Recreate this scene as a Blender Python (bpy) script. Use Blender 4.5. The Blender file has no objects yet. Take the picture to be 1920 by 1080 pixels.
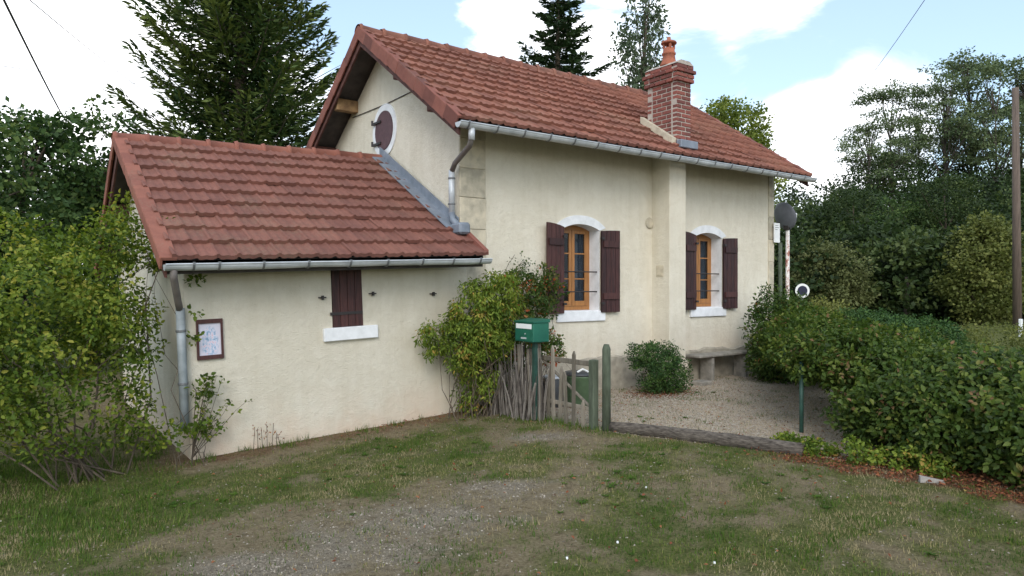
import bpy, math, random
import numpy as np
from mathutils import Matrix, Vector

random.seed(7)
rng = np.random.default_rng(11)
SC = bpy.context.scene
COL = SC.collection

# ------------------------------------------------------------------ camera, sky, sun, exposure
CA, CB = 0.590, 0.8074          # forward vector of the camera in the plan of the house
F = 1320.0                      # focal length in pixels of a 1920 wide picture
EYE = 1.65
cam_d = bpy.data.cameras.new('camera')
cam = bpy.data.objects.new('camera', cam_d)
COL.objects.link(cam)
cam_d.sensor_width = 36.0
cam_d.lens = 36.0 * F / 1920.0
cam_d.clip_start = 0.05
cam_d.clip_end = 3000
cam.location = (0, 0, EYE)
cam.rotation_euler = (math.radians(90 - 0.17), 0, -math.atan2(CA, CB))
SC.camera = cam

SUN_EL, SUN_AZ = 35.0, 217.0     # azimuth of the sun, degrees clockwise from +Y
W = bpy.data.worlds.new('World')
SC.world = W
W.use_nodes = True
nt = W.node_tree
nt.nodes.clear()


def lobe_dir(u, v):
    k = (u - 960) / F
    d = Vector((CA + CB * k, CB - CA * k, (536 - v) / F))
    return d.normalized()


def build_world():
    N, L = nt.nodes, nt.links
    out = N.new('ShaderNodeOutputWorld')
    sky = N.new('ShaderNodeTexSky')
    sky.sky_type = 'NISHITA'
    sky.sun_disc = False
    sky.sun_elevation = math.radians(SUN_EL)
    sky.sun_rotation = math.radians(SUN_AZ)
    sky.air_density = 1.0
    sky.dust_density = 1.2
    sky.ozone_density = 1.2
    bg1 = N.new('ShaderNodeBackground')
    bg1.inputs[1].default_value = 0.115
    hz = N.new('ShaderNodeMixRGB'); hz.inputs[0].default_value = 0.34
    hz.inputs[2].default_value = (4.2, 5.3, 6.0, 1)
    L.new(sky.outputs[0], hz.inputs[1])
    L.new(hz.outputs[0], bg1.inputs[0])
    bg2 = N.new('ShaderNodeBackground')
    bg2.inputs[1].default_value = 1.4
    tc = N.new('ShaderNodeTexCoord')
    mp = N.new('ShaderNodeMapping')
    mp.inputs['Scale'].default_value = (1, 1, 2.3)
    L.new(tc.outputs['Generated'], mp.inputs[0])
    n1 = N.new('ShaderNodeTexNoise')
    n1.inputs['Scale'].default_value = 3.6
    n1.inputs['Detail'].default_value = 12
    n1.inputs['Roughness'].default_value = 0.62
    n1.inputs['Distortion'].default_value = 0.7
    L.new(mp.outputs[0], n1.inputs['Vector'])
    total = None
    # the cumulus banks that the photograph shows, (u, v, inner, outer radius in degrees, weight)
    for (u, v, r0, r1, w) in [(20, 60, 6, 17, .55), (230, 150, 3, 12, .45), (920, 95, 1, 5, .34), (1170, 150, 1, 6, .30),
                              (1360, -10, 1, 5, .40), (1460, 0, 1, 5, .34), (1560, 5, 1, 4, .30), (1600, 215, 2, 5.5, .46), (1690, 190, 1, 4.5, .36), (1490, 300, 2, 8, .44), (1500, 80, 1, 4, -.30), (1650, 70, 1, 5, -.30),
                              (1360, 190, 0.5, 4, .12), (640, -40, 1, 9, -.30), (760, 30, 1, 6, -.36), (1400, 110, 1, 6, -.34),
                              (1800, 50, 2, 9, -.38), (240, 250, 2, 6, -.12), (1240, 20, 1, 4, -.05)]:
        d = lobe_dir(u, v)
        dp = N.new('ShaderNodeVectorMath'); dp.operation = 'DOT_PRODUCT'
        L.new(tc.outputs['Generated'], dp.inputs[0]); dp.inputs[1].default_value = d
        mr = N.new('ShaderNodeMapRange'); mr.interpolation_type = 'SMOOTHSTEP'
        mr.inputs['From Min'].default_value = math.cos(math.radians(r1 * 1.25))
        mr.inputs['From Max'].default_value = math.cos(math.radians(r0))
        mr.inputs['To Max'].default_value = w
        L.new(dp.outputs['Value'], mr.inputs['Value'])
        if total is None:
            total = mr.outputs[0]
        else:
            a = N.new('ShaderNodeMath'); a.operation = 'ADD'
            L.new(total, a.inputs[0]); L.new(mr.outputs[0], a.inputs[1]); total = a.outputs[0]
    nm = N.new('ShaderNodeMath'); nm.operation = 'MULTIPLY_ADD'
    nm.inputs[1].default_value = 1.9; nm.inputs[2].default_value = -0.42
    L.new(n1.outputs['Fac'], nm.inputs[0])
    a = N.new('ShaderNodeMath'); a.operation = 'ADD'
    L.new(total, a.inputs[0]); L.new(nm.outputs[0], a.inputs[1])
    ramp = N.new('ShaderNodeMapRange'); ramp.interpolation_type = 'SMOOTHSTEP'
    ramp.inputs['From Min'].default_value = 0.42
    ramp.inputs['From Max'].default_value = 0.92
    L.new(a.outputs[0], ramp.inputs['Value'])
    # grey bellies inside the clouds
    n2 = N.new('ShaderNodeTexNoise'); n2.inputs['Scale'].default_value = 5; n2.inputs['Detail'].default_value = 5
    L.new(mp.outputs[0], n2.inputs['Vector'])
    cr = N.new('ShaderNodeValToRGB')
    cr.color_ramp.elements[0].position = .30; cr.color_ramp.elements[0].color = (.34, .385, .44, 1)
    cr.color_ramp.elements[1].position = .60; cr.color_ramp.elements[1].color = (.90, .90, .91, 1)
    L.new(n2.outputs['Fac'], cr.inputs[0]); L.new(cr.outputs[0], bg2.inputs[0])
    mix = N.new('ShaderNodeMixShader')
    L.new(ramp.outputs[0], mix.inputs[0]); L.new(bg1.outputs[0], mix.inputs[1]); L.new(bg2.outputs[0], mix.inputs[2])
    L.new(mix.outputs[0], out.inputs[0])


build_world()
sd = bpy.data.lights.new('sun', 'SUN')
sd.energy = 0.75
sd.angle = math.radians(30)
sd.color = (1.0, 0.95, 0.88)
sun = bpy.data.objects.new('sun', sd)
COL.objects.link(sun)
_az, _el = math.radians(SUN_AZ), math.radians(SUN_EL)
sdir = Vector((math.sin(_az) * math.cos(_el), math.cos(_az) * math.cos(_el), math.sin(_el)))
sun.rotation_euler = sdir.to_track_quat('Z', 'Y').to_euler()
sun.location = (0, 0, 20)
SC.view_settings.view_transform = 'Standard'
SC.view_settings.look = 'None'
SC.view_settings.gamma = 1
SC.view_settings.use_curve_mapping = False
SC.view_settings.exposure = 1.03
SC.cycles.max_bounces = 6
SC.cycles.transparent_max_bounces = 8


# ------------------------------------------------------------------ helpers
def P(u, v, d):
    """a place in the world seen at (u, v) of the 1920 picture, d metres ahead"""
    k = (u - 960) / F
    return np.array(((CA + CB * k) * d, (CB - CA * k) * d, EYE + (536 - v) / F * d))


def G(u, v, z=0.0):
    return P(u, v, (EYE - z) * F / (v - 536))


def hashn(ix, iy, s):
    n = (ix * 374761393 + iy * 668265263 + s * 982451653) & 0xffffffff
    n = ((n ^ (n >> 13)) * 1274126177) & 0xffffffff
    return ((n ^ (n >> 16)) & 0xffff) / 65535.0


def vnoise(x, y, s=0):
    x = np.asarray(x, float); y = np.asarray(y, float)
    ix = np.floor(x).astype(np.int64); iy = np.floor(y).astype(np.int64)
    fx = x - ix; fy = y - iy
    fx = fx * fx * (3 - 2 * fx); fy = fy * fy * (3 - 2 * fy)
    a = hashn(ix, iy, s); b = hashn(ix + 1, iy, s); c = hashn(ix, iy + 1, s); d = hashn(ix + 1, iy + 1, s)
    return (a * (1 - fx) + b * fx) * (1 - fy) + (c * (1 - fx) + d * fx) * fy


def fbm(x, y, s=0, o=4):
    t = 0; a = .5
    for i in range(o):
        t = t + a * vnoise(x * 2 ** i, y * 2 ** i, s + i); a *= .5
    return t / (1 - .5 ** o)


def sstep(a, b, x):
    t = np.clip((np.asarray(x, float) - a) / (b - a), 0, 1)
    return t * t * (3 - 2 * t)


def smooth_ob(ob):
    ob.data.polygons.foreach_set('use_smooth', [True] * len(ob.data.polygons))


class MB:
    """collects simple solids; build() links them as one mesh object"""
    def __init__(s):
        s.v = []; s.f = []; s.off = Vector((0, 0, 0))

    def add(s, vs, fs):
        n = len(s.v)
        s.v += [tuple(p) for p in vs]
        s.f += [tuple(i + n for i in f) for f in fs]
        return s

    def box(s, a, b, m=None):
        x0, y0, z0 = a; x1, y1, z1 = b
        vs = [Vector(p) for p in [(x0, y0, z0), (x1, y0, z0), (x1, y1, z0), (x0, y1, z0), (x0, y0, z1), (x1, y0, z1), (x1, y1, z1), (x0, y1, z1)]]
        if m is not None:
            vs = [m @ p for p in vs]
        return s.add(vs, [(3, 2, 1, 0), (4, 5, 6, 7), (0, 1, 5, 4), (1, 2, 6, 5), (2, 3, 7, 6), (3, 0, 4, 7)])

    def cbox(s, a, b, c=.01, m=None):
        """box with chamfered vertical and horizontal edges"""
        x0, y0, z0 = a; x1, y1, z1 = b
        import itertools
        vs = []; ids = {}
        for sx in (0, 1):
            for sy in (0, 1):
                for sz in (0, 1):
                    for ax in range(3):
                        p = [x1 if sx else x0, y1 if sy else y0, z1 if sz else z0]
                        for q in range(3):
                            if q != ax:
                                p[q] += c * (-1 if (sx, sy, sz)[q] else 1)
                        ids[(sx, sy, sz, ax)] = len(vs); vs.append(Vector(p))
        if m is not None:
            vs = [m @ p for p in vs]
        fs = []
        for ax in range(3):
            o = [q for q in range(3) if q != ax]
            for sd_ in (0, 1):
                f = []
                for (p, q) in ((0, 0), (1, 0), (1, 1), (0, 1)):
                    k = [0, 0, 0]; k[ax] = sd_; k[o[0]] = p; k[o[1]] = q
                    f.append(ids[(k[0], k[1], k[2], ax)])
                fs.append(tuple(f))
        for ax in range(3):       # edges along ax
            o = [q for q in range(3) if q != ax]
            for (p, q) in ((0, 0), (1, 0), (1, 1), (0, 1)):
                k0 = [0, 0, 0]; k0[o[0]] = p; k0[o[1]] = q
                k1 = list(k0); k1[ax] = 1
                fs.append((ids[(*k0, o[0])], ids[(*k1, o[0])], ids[(*k1, o[1])], ids[(*k0, o[1])]))
        for sx in (0, 1):
            for sy in (0, 1):
                for sz in (0, 1):
                    fs.append(tuple(ids[(sx, sy, sz, ax)] for ax in range(3)))
        return s.add(vs, fs)

    def tube(s, pts, rad, n=8, cap=True):
        pts = [Vector(p) for p in pts]
        if not hasattr(rad, '__len__'):
            rad = [rad] * len(pts)
        base = len(s.v); up = Vector((0, 0, 1))
        for i, p in enumerate(pts):
            t = (pts[min(i + 1, len(pts) - 1)] - pts[max(i - 1, 0)]).normalized()
            a = t.cross(up)
            if a.length < .05:
                a = t.cross(Vector((1, 0, 0)))
            a.normalize(); b = t.cross(a)
            for k in range(n):
                an = 2 * math.pi * k / n
                s.v.append(tuple(p + (a * math.cos(an) + b * math.sin(an)) * rad[i]))
        for i in range(len(pts) - 1):
            for k in range(n):
                s.f.append((base + i * n + k, base + i * n + (k + 1) % n, base + (i + 1) * n + (k + 1) % n, base + (i + 1) * n + k))
        if cap:
            s.f.append(tuple(base + k for k in range(n))[::-1])
            s.f.append(tuple(base + (len(pts) - 1) * n + k for k in range(n)))
        return s

    def prism(s, poly, axis, a, b):
        """poly: 2D points; axis the extrusion axis; a..b"""
        def mk(p, t):
            return {0: (t, p[0], p[1]), 1: (p[0], t, p[1]), 2: (p[0], p[1], t)}[axis]
        n = len(poly)
        vs = [mk(p, a) for p in poly] + [mk(p, b) for p in poly]
        fs = [tuple(range(n))[::-1], tuple(range(n, 2 * n))] + [(i, (i + 1) % n, n + (i + 1) % n, n + i) for i in range(n)]
        return s.add(vs, fs)

    def ribbon(s, outer, inner, axis, a, b, closed=False):
        """band between two polylines, extruded"""
        n = len(outer)
        for i in range(n if closed else n - 1):
            j = (i + 1) % n
            s.prism([outer[i], outer[j], inner[j], inner[i]], axis, a, b)
        return s

    def lathe(s, prof, c, n=20):
        base = len(s.v)
        for (r, z) in prof:
            for k in range(n):
                an = 2 * math.pi * k / n
                s.v.append((c[0] + r * math.cos(an), c[1] + r * math.sin(an), c[2] + z))
        for i in range(len(prof) - 1):
            for k in range(n):
                s.f.append((base + i * n + k, base + i * n + (k + 1) % n, base + (i + 1) * n + (k + 1) % n, base + (i + 1) * n + k))
        s.f.append(tuple(base + (len(prof) - 1) * n + k for k in range(n)))
        s.f.append(tuple(base + k for k in range(n))[::-1])
        return s

    def mesh(s, name, off=(0, 0, 0)):
        o = Vector(off)
        me = bpy.data.meshes.new(name)
        me.from_pydata([tuple(Vector(p) - o) for p in s.v], [], s.f)
        me.update()
        return me

    def build(s, name, m, parent=None, smooth=False, origin=None):
        """parent None: top level, origin given. Coordinates are world ones (before the parent's own turn)."""
        base = Vector(parent['_base']) if parent is not None else Vector((0, 0, 0))
        o = Vector(origin) if origin is not None else base
        me = s.mesh(name, o)
        me.materials.append(m)
        ob = bpy.data.objects.new(name, me)
        COL.objects.link(ob)
        ob.location = o - base if parent is not None else o
        ob['_base'] = tuple(o)
        if parent is not None:
            ob.parent = parent
        if smooth:
            smooth_ob(ob)
        return ob


def tag(o, label=None, cat=None, group=None, kind=None):
    if label: o['label'] = label
    if cat: o['category'] = cat
    if group: o['group'] = group
    if kind: o['kind'] = kind
    return o


def empty(name, loc, label, cat, group=None):
    o = bpy.data.objects.new(name, None)
    COL.objects.link(o)
    o.location = loc
    o.empty_display_size = .2
    o['_base'] = tuple(loc)
    return tag(o, label, cat, group)


def inst(name, me, parent, loc, rot=None):
    """one more object on a shared mesh, at a world place (before the parent's own turn)"""
    o = bpy.data.objects.new(name, me)
    COL.objects.link(o)
    b = Vector(parent['_base'])
    o.parent = parent
    if rot is None:
        o.location = Vector(loc) - b
    else:
        o.matrix_local = Matrix.Translation(Vector(loc) - b) @ rot.to_4x4()
    return o


def npmesh(name, V, Fq, tint=None, smooth=False):
    """V (n,3), Fq (m,k) with equal k"""
    me = bpy.data.meshes.new(name)
    n, m, k = len(V), len(Fq), Fq.shape[1]
    me.vertices.add(n); me.loops.add(m * k); me.polygons.add(m)
    me.vertices.foreach_set('co', np.ascontiguousarray(V, dtype=np.float32).ravel())
    me.loops.foreach_set('vertex_index', np.ascontiguousarray(Fq, dtype=np.int32).ravel())
    me.polygons.foreach_set('loop_start', np.arange(0, m * k, k, dtype=np.int32))
    me.polygons.foreach_set('loop_total', np.full(m, k, dtype=np.int32))
    if smooth:
        me.polygons.foreach_set('use_smooth', np.ones(m, dtype=bool))
    me.update(calc_edges=True)
    if tint is not None:
        at = me.attributes.new('tint', 'FLOAT', 'POINT')
        at.data.foreach_set('value', np.ascontiguousarray(tint, dtype=np.float32))
    return me


# ------------------------------------------------------------------ materials
def newmat(name):
    m = bpy.data.materials.new(name); m.use_nodes = True
    return m, m.node_tree.nodes, m.node_tree.links, m.node_tree.nodes['Principled BSDF']


def ramp_node(N, stops):
    r = N.new('ShaderNodeValToRGB')
    e = r.color_ramp.elements
    while len(e) < len(stops):
        e.new(.5)
    for i, (p, c) in enumerate(stops):
        e[i].position = p; e[i].color = (*c, 1)
    return r


def noise(N, L, scale, detail=4, rough=.55, vec=None, dist=0):
    n = N.new('ShaderNodeTexNoise')
    n.inputs['Scale'].default_value = scale; n.inputs['Detail'].default_value = detail
    n.inputs['Roughness'].default_value = rough; n.inputs['Distortion'].default_value = dist
    if vec is not None:
        L.new(vec, n.inputs['Vector'])
    return n


def simple(name, c1, c2=None, rough=.7, scale=6, bump=0, bscale=60, metal=0, stretch=(1, 1, 1), spec=.4, lo=.35, hi=.65, objrand=0):
    """two-tone noise surface with relief"""
    m, N, L, B = newmat(name)
    B.inputs['Roughness'].default_value = rough; B.inputs['Metallic'].default_value = metal
    B.inputs['Specular IOR Level'].default_value = spec
    c2 = c2 or tuple(x * .75 for x in c1)
    tc = N.new('ShaderNodeTexCoord'); mp = N.new('ShaderNodeMapping'); mp.inputs['Scale'].default_value = stretch
    L.new(tc.outputs['Object'], mp.inputs[0])
    oi = N.new('ShaderNodeObjectInfo')
    n = noise(N, L, scale, 6, .6, mp.outputs[0])
    n.noise_dimensions = '4D'
    mm = N.new('ShaderNodeMath'); mm.operation = 'MULTIPLY'; mm.inputs[1].default_value = 30
    L.new(oi.outputs['Random'], mm.inputs[0]); L.new(mm.outputs[0], n.inputs['W'])
    r = ramp_node(N, [(lo, c2), (hi, c1)])
    src = n.outputs['Fac']
    if objrand:
        ad = N.new('ShaderNodeMath'); ad.operation = 'MULTIPLY_ADD'; ad.inputs[1].default_value = objrand
        sb = N.new('ShaderNodeMath'); sb.operation = 'SUBTRACT'; sb.inputs[1].default_value = .5
        L.new(oi.outputs['Random'], sb.inputs[0]); L.new(sb.outputs[0], ad.inputs[0]); L.new(src, ad.inputs[2]); src = ad.outputs[0]
    L.new(src, r.inputs[0]); L.new(r.outputs[0], B.inputs['Base Color'])
    if bump:
        nb = noise(N, L, bscale, 5, .6, mp.outputs[0])
        b = N.new('ShaderNodeBump'); b.inputs['Strength'].default_value = bump; b.inputs['Distance'].default_value = .01
        L.new(nb.outputs['Fac'], b.inputs['Height']); L.new(b.outputs[0], B.inputs['Normal'])
    return m


def leafmat(name, stops, trans=.35, rough=.45, spec=.35):
    """leaves: colour by the tint each leaf carries"""
    m, N, L, B = newmat(name)
    at = N.new('ShaderNodeAttribute'); at.attribute_name = 'tint'
    r = ramp_node(N, stops)
    L.new(at.outputs['Fac'], r.inputs[0])
    L.new(r.outputs[0], B.inputs['Base Color'])
    B.inputs['Roughness'].default_value = rough
    B.inputs['Specular IOR Level'].default_value = spec
    t = N.new('ShaderNodeBsdfTranslucent')
    hs = N.new('ShaderNodeHueSaturation'); hs.inputs['Value'].default_value = 1.25; hs.inputs['Saturation'].default_value = 1.1
    L.new(r.outputs[0], hs.inputs['Color']); L.new(hs.outputs[0], t.inputs['Color'])
    mx = N.new('ShaderNodeMixShader'); mx.inputs[0].default_value = trans
    out = N['Material Output']
    L.new(B.outputs[0], mx.inputs[1]); L.new(t.outputs[0], mx.inputs[2]); L.new(mx.outputs[0], out.inputs[0])
    return m


def wallmat(name, foot_z, stain=1.0, k=1.0):
    """cream roughcast with rain streaks, mottling and rising damp that reddens the foot"""
    m, N, L, B = newmat(name)
    B.inputs['Roughness'].default_value = .95; B.inputs['Specular IOR Level'].default_value = .15
    tc = N.new('ShaderNodeTexCoord'); geo = N.new('ShaderNodeNewGeometry')
    v = geo.outputs['Position']
    n1 = noise(N, L, .9, 5, .6, v); n2 = noise(N, L, 9, 6, .7, v)
    r1 = ramp_node(N, [(.3, (.71 * k, .665 * k, .555 * k)), (.7, (.775 * k, .73 * k, .62 * k))])
    L.new(n1.outputs['Fac'], r1.inputs[0])
    mp = N.new('ShaderNodeMapping'); mp.inputs['Scale'].default_value = (5, 5, .35); L.new(v, mp.inputs[0])
    n3 = noise(N, L, 1.4, 5, .65, mp.outputs[0])
    r3 = ramp_node(N, [(.42, (1, 1, 1)), (.75, (.80, .77, .70))]); L.new(n3.outputs['Fac'], r3.inputs[0])
    mu = N.new('ShaderNodeMixRGB'); mu.blend_type = 'MULTIPLY'; mu.inputs[0].default_value = .38
    L.new(r1.outputs[0], mu.inputs[1]); L.new(r3.outputs[0], mu.inputs[2])
    r2 = ramp_node(N, [(.25, (.91, .90, .885)), (.6, (1, 1, 1))]); L.new(n2.outputs['Fac'], r2.inputs[0])
    mu2 = N.new('ShaderNodeMixRGB'); mu2.blend_type = 'MULTIPLY'; mu2.inputs[0].default_value = .7
    L.new(mu.outputs[0], mu2.inputs[1]); L.new(r2.outputs[0], mu2.inputs[2])
    n5 = noise(N, L, 1.7, 3, .5, v, 1.2); r5 = ramp_node(N, [(.47, (1, 1, 1)), (.50, (.965, .96, .95)), (.62, (.975, .97, .96)), (.64, (1, 1, 1))]); L.new(n5.outputs['Fac'], r5.inputs[0])
    n6 = noise(N, L, 34, 4, .75, v); r6 = ramp_node(N, [(.27, (.62, .58, .52)), (.34, (1, 1, 1))]); L.new(n6.outputs['Fac'], r6.inputs[0])
    for rr_ in (r5, r6):
        q = N.new('ShaderNodeMixRGB'); q.blend_type = 'MULTIPLY'; q.inputs[0].default_value = .9
        L.new(mu2.outputs[0], q.inputs[1]); L.new(rr_.outputs[0], q.inputs[2]); mu2 = q
    # damp: height above the foot plus noise
    sx = N.new('ShaderNodeSeparateXYZ'); L.new(v, sx.inputs[0])
    mr = N.new('ShaderNodeMapRange'); mr.inputs['From Min'].default_value = foot_z - .02; mr.inputs['From Max'].default_value = foot_z + .62
    mr.inputs['To Min'].default_value = 1; mr.inputs['To Max'].default_value = 0; L.new(sx.outputs['Z'], mr.inputs['Value'])
    nn = noise(N, L, 1.5, 5, .6, v)
    ad = N.new('ShaderNodeMath'); ad.operation = 'MULTIPLY'; L.new(mr.outputs[0], ad.inputs[0])
    r4 = ramp_node(N, [(.36, (0, 0, 0)), (.6, (1, 1, 1))]); L.new(nn.outputs['Fac'], r4.inputs[0]); L.new(r4.outputs[0], ad.inputs[1])
    ml = N.new('ShaderNodeMath'); ml.operation = 'MULTIPLY'; ml.inputs[1].default_value = .6 * stain; ml.use_clamp = True; L.new(ad.outputs[0], ml.inputs[0])
    mx = N.new('ShaderNodeMixRGB'); L.new(ml.outputs[0], mx.inputs[0]); L.new(mu2.outputs[0], mx.inputs[1]); mx.inputs[2].default_value = (.64, .46, .34, 1)
    L.new(mx.outputs[0], B.inputs['Base Color'])
    nb = noise(N, L, 70, 4, .7, v); nb2 = noise(N, L, 14, 3, .6, v)
    am = N.new('ShaderNodeMath'); am.operation = 'ADD'; L.new(nb.outputs['Fac'], am.inputs[0]); L.new(nb2.outputs['Fac'], am.inputs[1])
    b = N.new('ShaderNodeBump'); b.inputs['Strength'].default_value = .8; b.inputs['Distance'].default_value = .016
    L.new(am.outputs[0], b.inputs['Height']); L.new(b.outputs[0], B.inputs['Normal'])
    return m


def tilemat(name, base, dark, moss, objvar=True):
    m, N, L, B = newmat(name)
    B.inputs['Roughness'].default_value = .85; B.inputs['Specular IOR Level'].default_value = .25
    geo = N.new('ShaderNodeNewGeometry'); oi = N.new('ShaderNodeObjectInfo')
    v = geo.outputs['Position']
    add = N.new('ShaderNodeMath'); add.operation = 'ADD'; L.new(oi.outputs['Random'], add.inputs[0]); L.new(geo.outputs['Random Per Island'], add.inputs[1])
    fr = N.new('ShaderNodeMath'); fr.operation = 'FRACT'; L.new(add.outputs[0], fr.inputs[0])
    r = ramp_node(N, [(0, dark), (.45, base), (.8, tuple(min(1, c * 1.12) for c in base)), (1, (base[0] * 1.15, base[1] * 1.18, base[2] * 1.15))])
    L.new(fr.outputs[0], r.inputs[0])
    n = noise(N, L, 6, 7, .7, v)
    r2 = ramp_node(N, [(.3, (.55, .56, .58)), (.6, (1.0, 1.0, 1.0))]); L.new(n.outputs['Fac'], r2.inputs[0])
    mu = N.new('ShaderNodeMixRGB'); mu.blend_type = 'MULTIPLY'; mu.inputs[0].default_value = .55
    L.new(r.outputs[0], mu.inputs[1]); L.new(r2.outputs[0], mu.inputs[2])
    n2 = noise(N, L, 30, 5, .8, v)
    n3 = noise(N, L, 1.1, 3, .6, v)
    m3 = N.new('ShaderNodeMath'); m3.operation = 'MULTIPLY'; L.new(n2.outputs['Fac'], m3.inputs[0]); L.new(n3.outputs['Fac'], m3.inputs[1])
    r3 = ramp_node(N, [(.28, (0, 0, 0)), (.40, (1, 1, 1))]); L.new(m3.outputs[0], r3.inputs[0])
    k = N.new('ShaderNodeMath'); k.operation = 'MULTIPLY'; k.inputs[1].default_value = .38; L.new(r3.outputs[0], k.inputs[0])
    mx = N.new('ShaderNodeMixRGB'); L.new(k.outputs[0], mx.inputs[0]); L.new(mu.outputs[0], mx.inputs[1]); mx.inputs[2].default_value = (*moss, 1)
    L.new(mx.outputs[0], B.inputs['Base Color'])
    b = N.new('ShaderNodeBump'); b.inputs['Strength'].default_value = .35; b.inputs['Distance'].default_value = .006
    L.new(n2.outputs['Fac'], b.inputs['Height']); L.new(b.outputs[0], B.inputs['Normal'])
    return m


def groundmat():
    m, N, L, B = newmat('ground_soil')
    B.inputs['Roughness'].default_value = .95; B.inputs['Specular IOR Level'].default_value = .1
    at = N.new('ShaderNodeAttribute'); at.attribute_name = 'cover'
    sp = N.new('ShaderNodeSeparateColor'); L.new(at.outputs['Color'], sp.inputs[0])
    geo = N.new('ShaderNodeNewGeometry'); v = geo.outputs['Position']
    n1 = noise(N, L, 3.5, 8, .7, v); n2 = noise(N, L, 45, 6, .75, v); n3 = noise(N, L, 140, 3, .7, v)
    soil = ramp_node(N, [(.3, (.135, .105, .062)), (.5, (.225, .180, .110)), (.72, (.34, .285, .185))]); L.new(n2.outputs['Fac'], soil.inputs[0])
    grass = ramp_node(N, [(.3, (.050, .064, .018)), (.5, (.110, .125, .038)), (.7, (.21, .185, .085))]); L.new(n2.outputs['Fac'], grass.inputs[0])
    grav = ramp_node(N, [(.28, (.11, .094, .068)), (.46, (.225, .192, .143)), (.60, (.335, .292, .228)), (.75, (.47, .42, .34))]); L.new(n3.outputs['Fac'], grav.inputs[0])
    red = ramp_node(N, [(.35, (.095, .048, .030)), (.55, (.18, .090, .055)), (.7, (.28, .16, .10))]); L.new(n2.outputs['Fac'], red.inputs[0])

    def fac(ch, amt):
        a = N.new('ShaderNodeMath'); a.operation = 'MULTIPLY_ADD'; a.inputs[1].default_value = amt; a.inputs[2].default_value = -amt / 2
        L.new(n1.outputs['Fac'], a.inputs[0])
        b = N.new('ShaderNodeMath'); b.operation = 'ADD'; L.new(sp.outputs[ch], b.inputs[0]); L.new(a.outputs[0], b.inputs[1])
        c = N.new('ShaderNodeMapRange'); c.interpolation_type = 'SMOOTHSTEP'; c.inputs['From Min'].default_value = .25; c.inputs['From Max'].default_value = .8
        L.new(b.outputs[0], c.inputs['Value']); return c.outputs[0]
    cur = soil.outputs[0]
    for ch, col, amt in ((0, grass, 1.1), (1, grav, .8), (2, red, .7)):
        mx = N.new('ShaderNodeMixRGB'); L.new(fac(ch, amt), mx.inputs[0]); L.new(cur, mx.inputs[1]); L.new(col.outputs[0], mx.inputs[2]); cur = mx.outputs[0]
    L.new(cur, B.inputs['Base Color'])
    nm_ = noise(N, L, 11, 6, .7, v); rm_ = ramp_node(N, [(.34, (.62, .60, .58)), (.5, (1, 1, 1)), (.68, (1.0, 1.0, .98))]); L.new(nm_.outputs['Fac'], rm_.inputs[0])
    mt = N.new('ShaderNodeMixRGB'); mt.blend_type = 'MULTIPLY'; mt.inputs[0].default_value = 1; L.new(cur, mt.inputs[1]); L.new(rm_.outputs[0], mt.inputs[2]); cur = mt.outputs[0]
    ya = N.new('ShaderNodeMixRGB'); ya.blend_type = 'MULTIPLY'; L.new(at.outputs['Alpha'], ya.inputs[0]); L.new(cur, ya.inputs[1]); ya.inputs[2].default_value = (1.85, 1.74, 1.66, 1)
    L.new(ya.outputs[0], B.inputs['Base Color'])
    b = N.new('ShaderNodeBump'); b.inputs['Strength'].default_value = .9; b.inputs['Distance'].default_value = .035
    L.new(n2.outputs['Fac'], b.inputs['Height']); L.new(b.outputs[0], B.inputs['Normal'])
    return m


def glassmat():
    m, N, L, B = newmat('window_glass')
    B.inputs['Base Color'].default_value = (.012, .015, .02, 1); B.inputs['Roughness'].default_value = .04
    B.inputs['Specular IOR Level'].default_value = .6
    t = N.new('ShaderNodeBsdfTransparent'); t.inputs[0].default_value = (.8, .85, .88, 1)
    mx = N.new('ShaderNodeMixShader'); mx.inputs[0].default_value = .62
    L.new(B.outputs[0], mx.inputs[1]); L.new(t.outputs[0], mx.inputs[2]); L.new(mx.outputs[0], N['Material Output'].inputs[0])
    return m


def postermat():
    """sun-bleached illustrated sheet: pale ground, pinkish and bluish printed patches"""
    m, N, L, B = newmat('faded_print')
    B.inputs['Roughness'].default_value = .35
    tc = N.new('ShaderNodeTexCoord')
    n = noise(N, L, 9, 4, .6, tc.outputs['Generated'])
    r = ramp_node(N, [(.36, (.17, .30, .46)), (.46, (.42, .52, .68)), (.55, (.68, .66, .76)), (.66, (.66, .42, .50))]); L.new(n.outputs['Fac'], r.inputs[0])
    g = N.new('ShaderNodeTexGradient'); g.gradient_type = 'SPHERICAL'
    mp = N.new('ShaderNodeMapping'); mp.inputs['Location'].default_value = (-1.1, 0, -.75); mp.inputs['Scale'].default_value = (2.2, 0, 1.8)
    L.new(tc.outputs['Generated'], mp.inputs[0]); L.new(mp.outputs[0], g.inputs[0])
    r2 = ramp_node(N, [(.02, (0, 0, 0)), (.35, (1, 1, 1))]); L.new(g.outputs['Color'], r2.inputs[0])
    mx = N.new('ShaderNodeMixRGB'); L.new(r2.outputs[0], mx.inputs[0]); mx.inputs[1].default_value = (.62, .60, .70, 1); L.new(r.outputs[0], mx.inputs[2])
    L.new(mx.outputs[0], B.inputs['Base Color'])
    return m


def polemat():
    m, N, L, B = newmat('peeling_paint')
    tc = N.new('ShaderNodeTexCoord'); mp = N.new('ShaderNodeMapping'); mp.inputs['Scale'].default_value = (6, 6, 2.6); L.new(tc.outputs['Object'], mp.inputs[0])
    n = noise(N, L, 2.2, 6, .7, mp.outputs[0])
    r = ramp_node(N, [(.40, (.30, .10, .07)), (.46, (.55, .40, .36)), (.52, (.78, .76, .73))]); L.new(n.outputs['Fac'], r.inputs[0])
    L.new(r.outputs[0], B.inputs['Base Color']); B.inputs['Roughness'].default_value = .6
    return m


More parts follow.
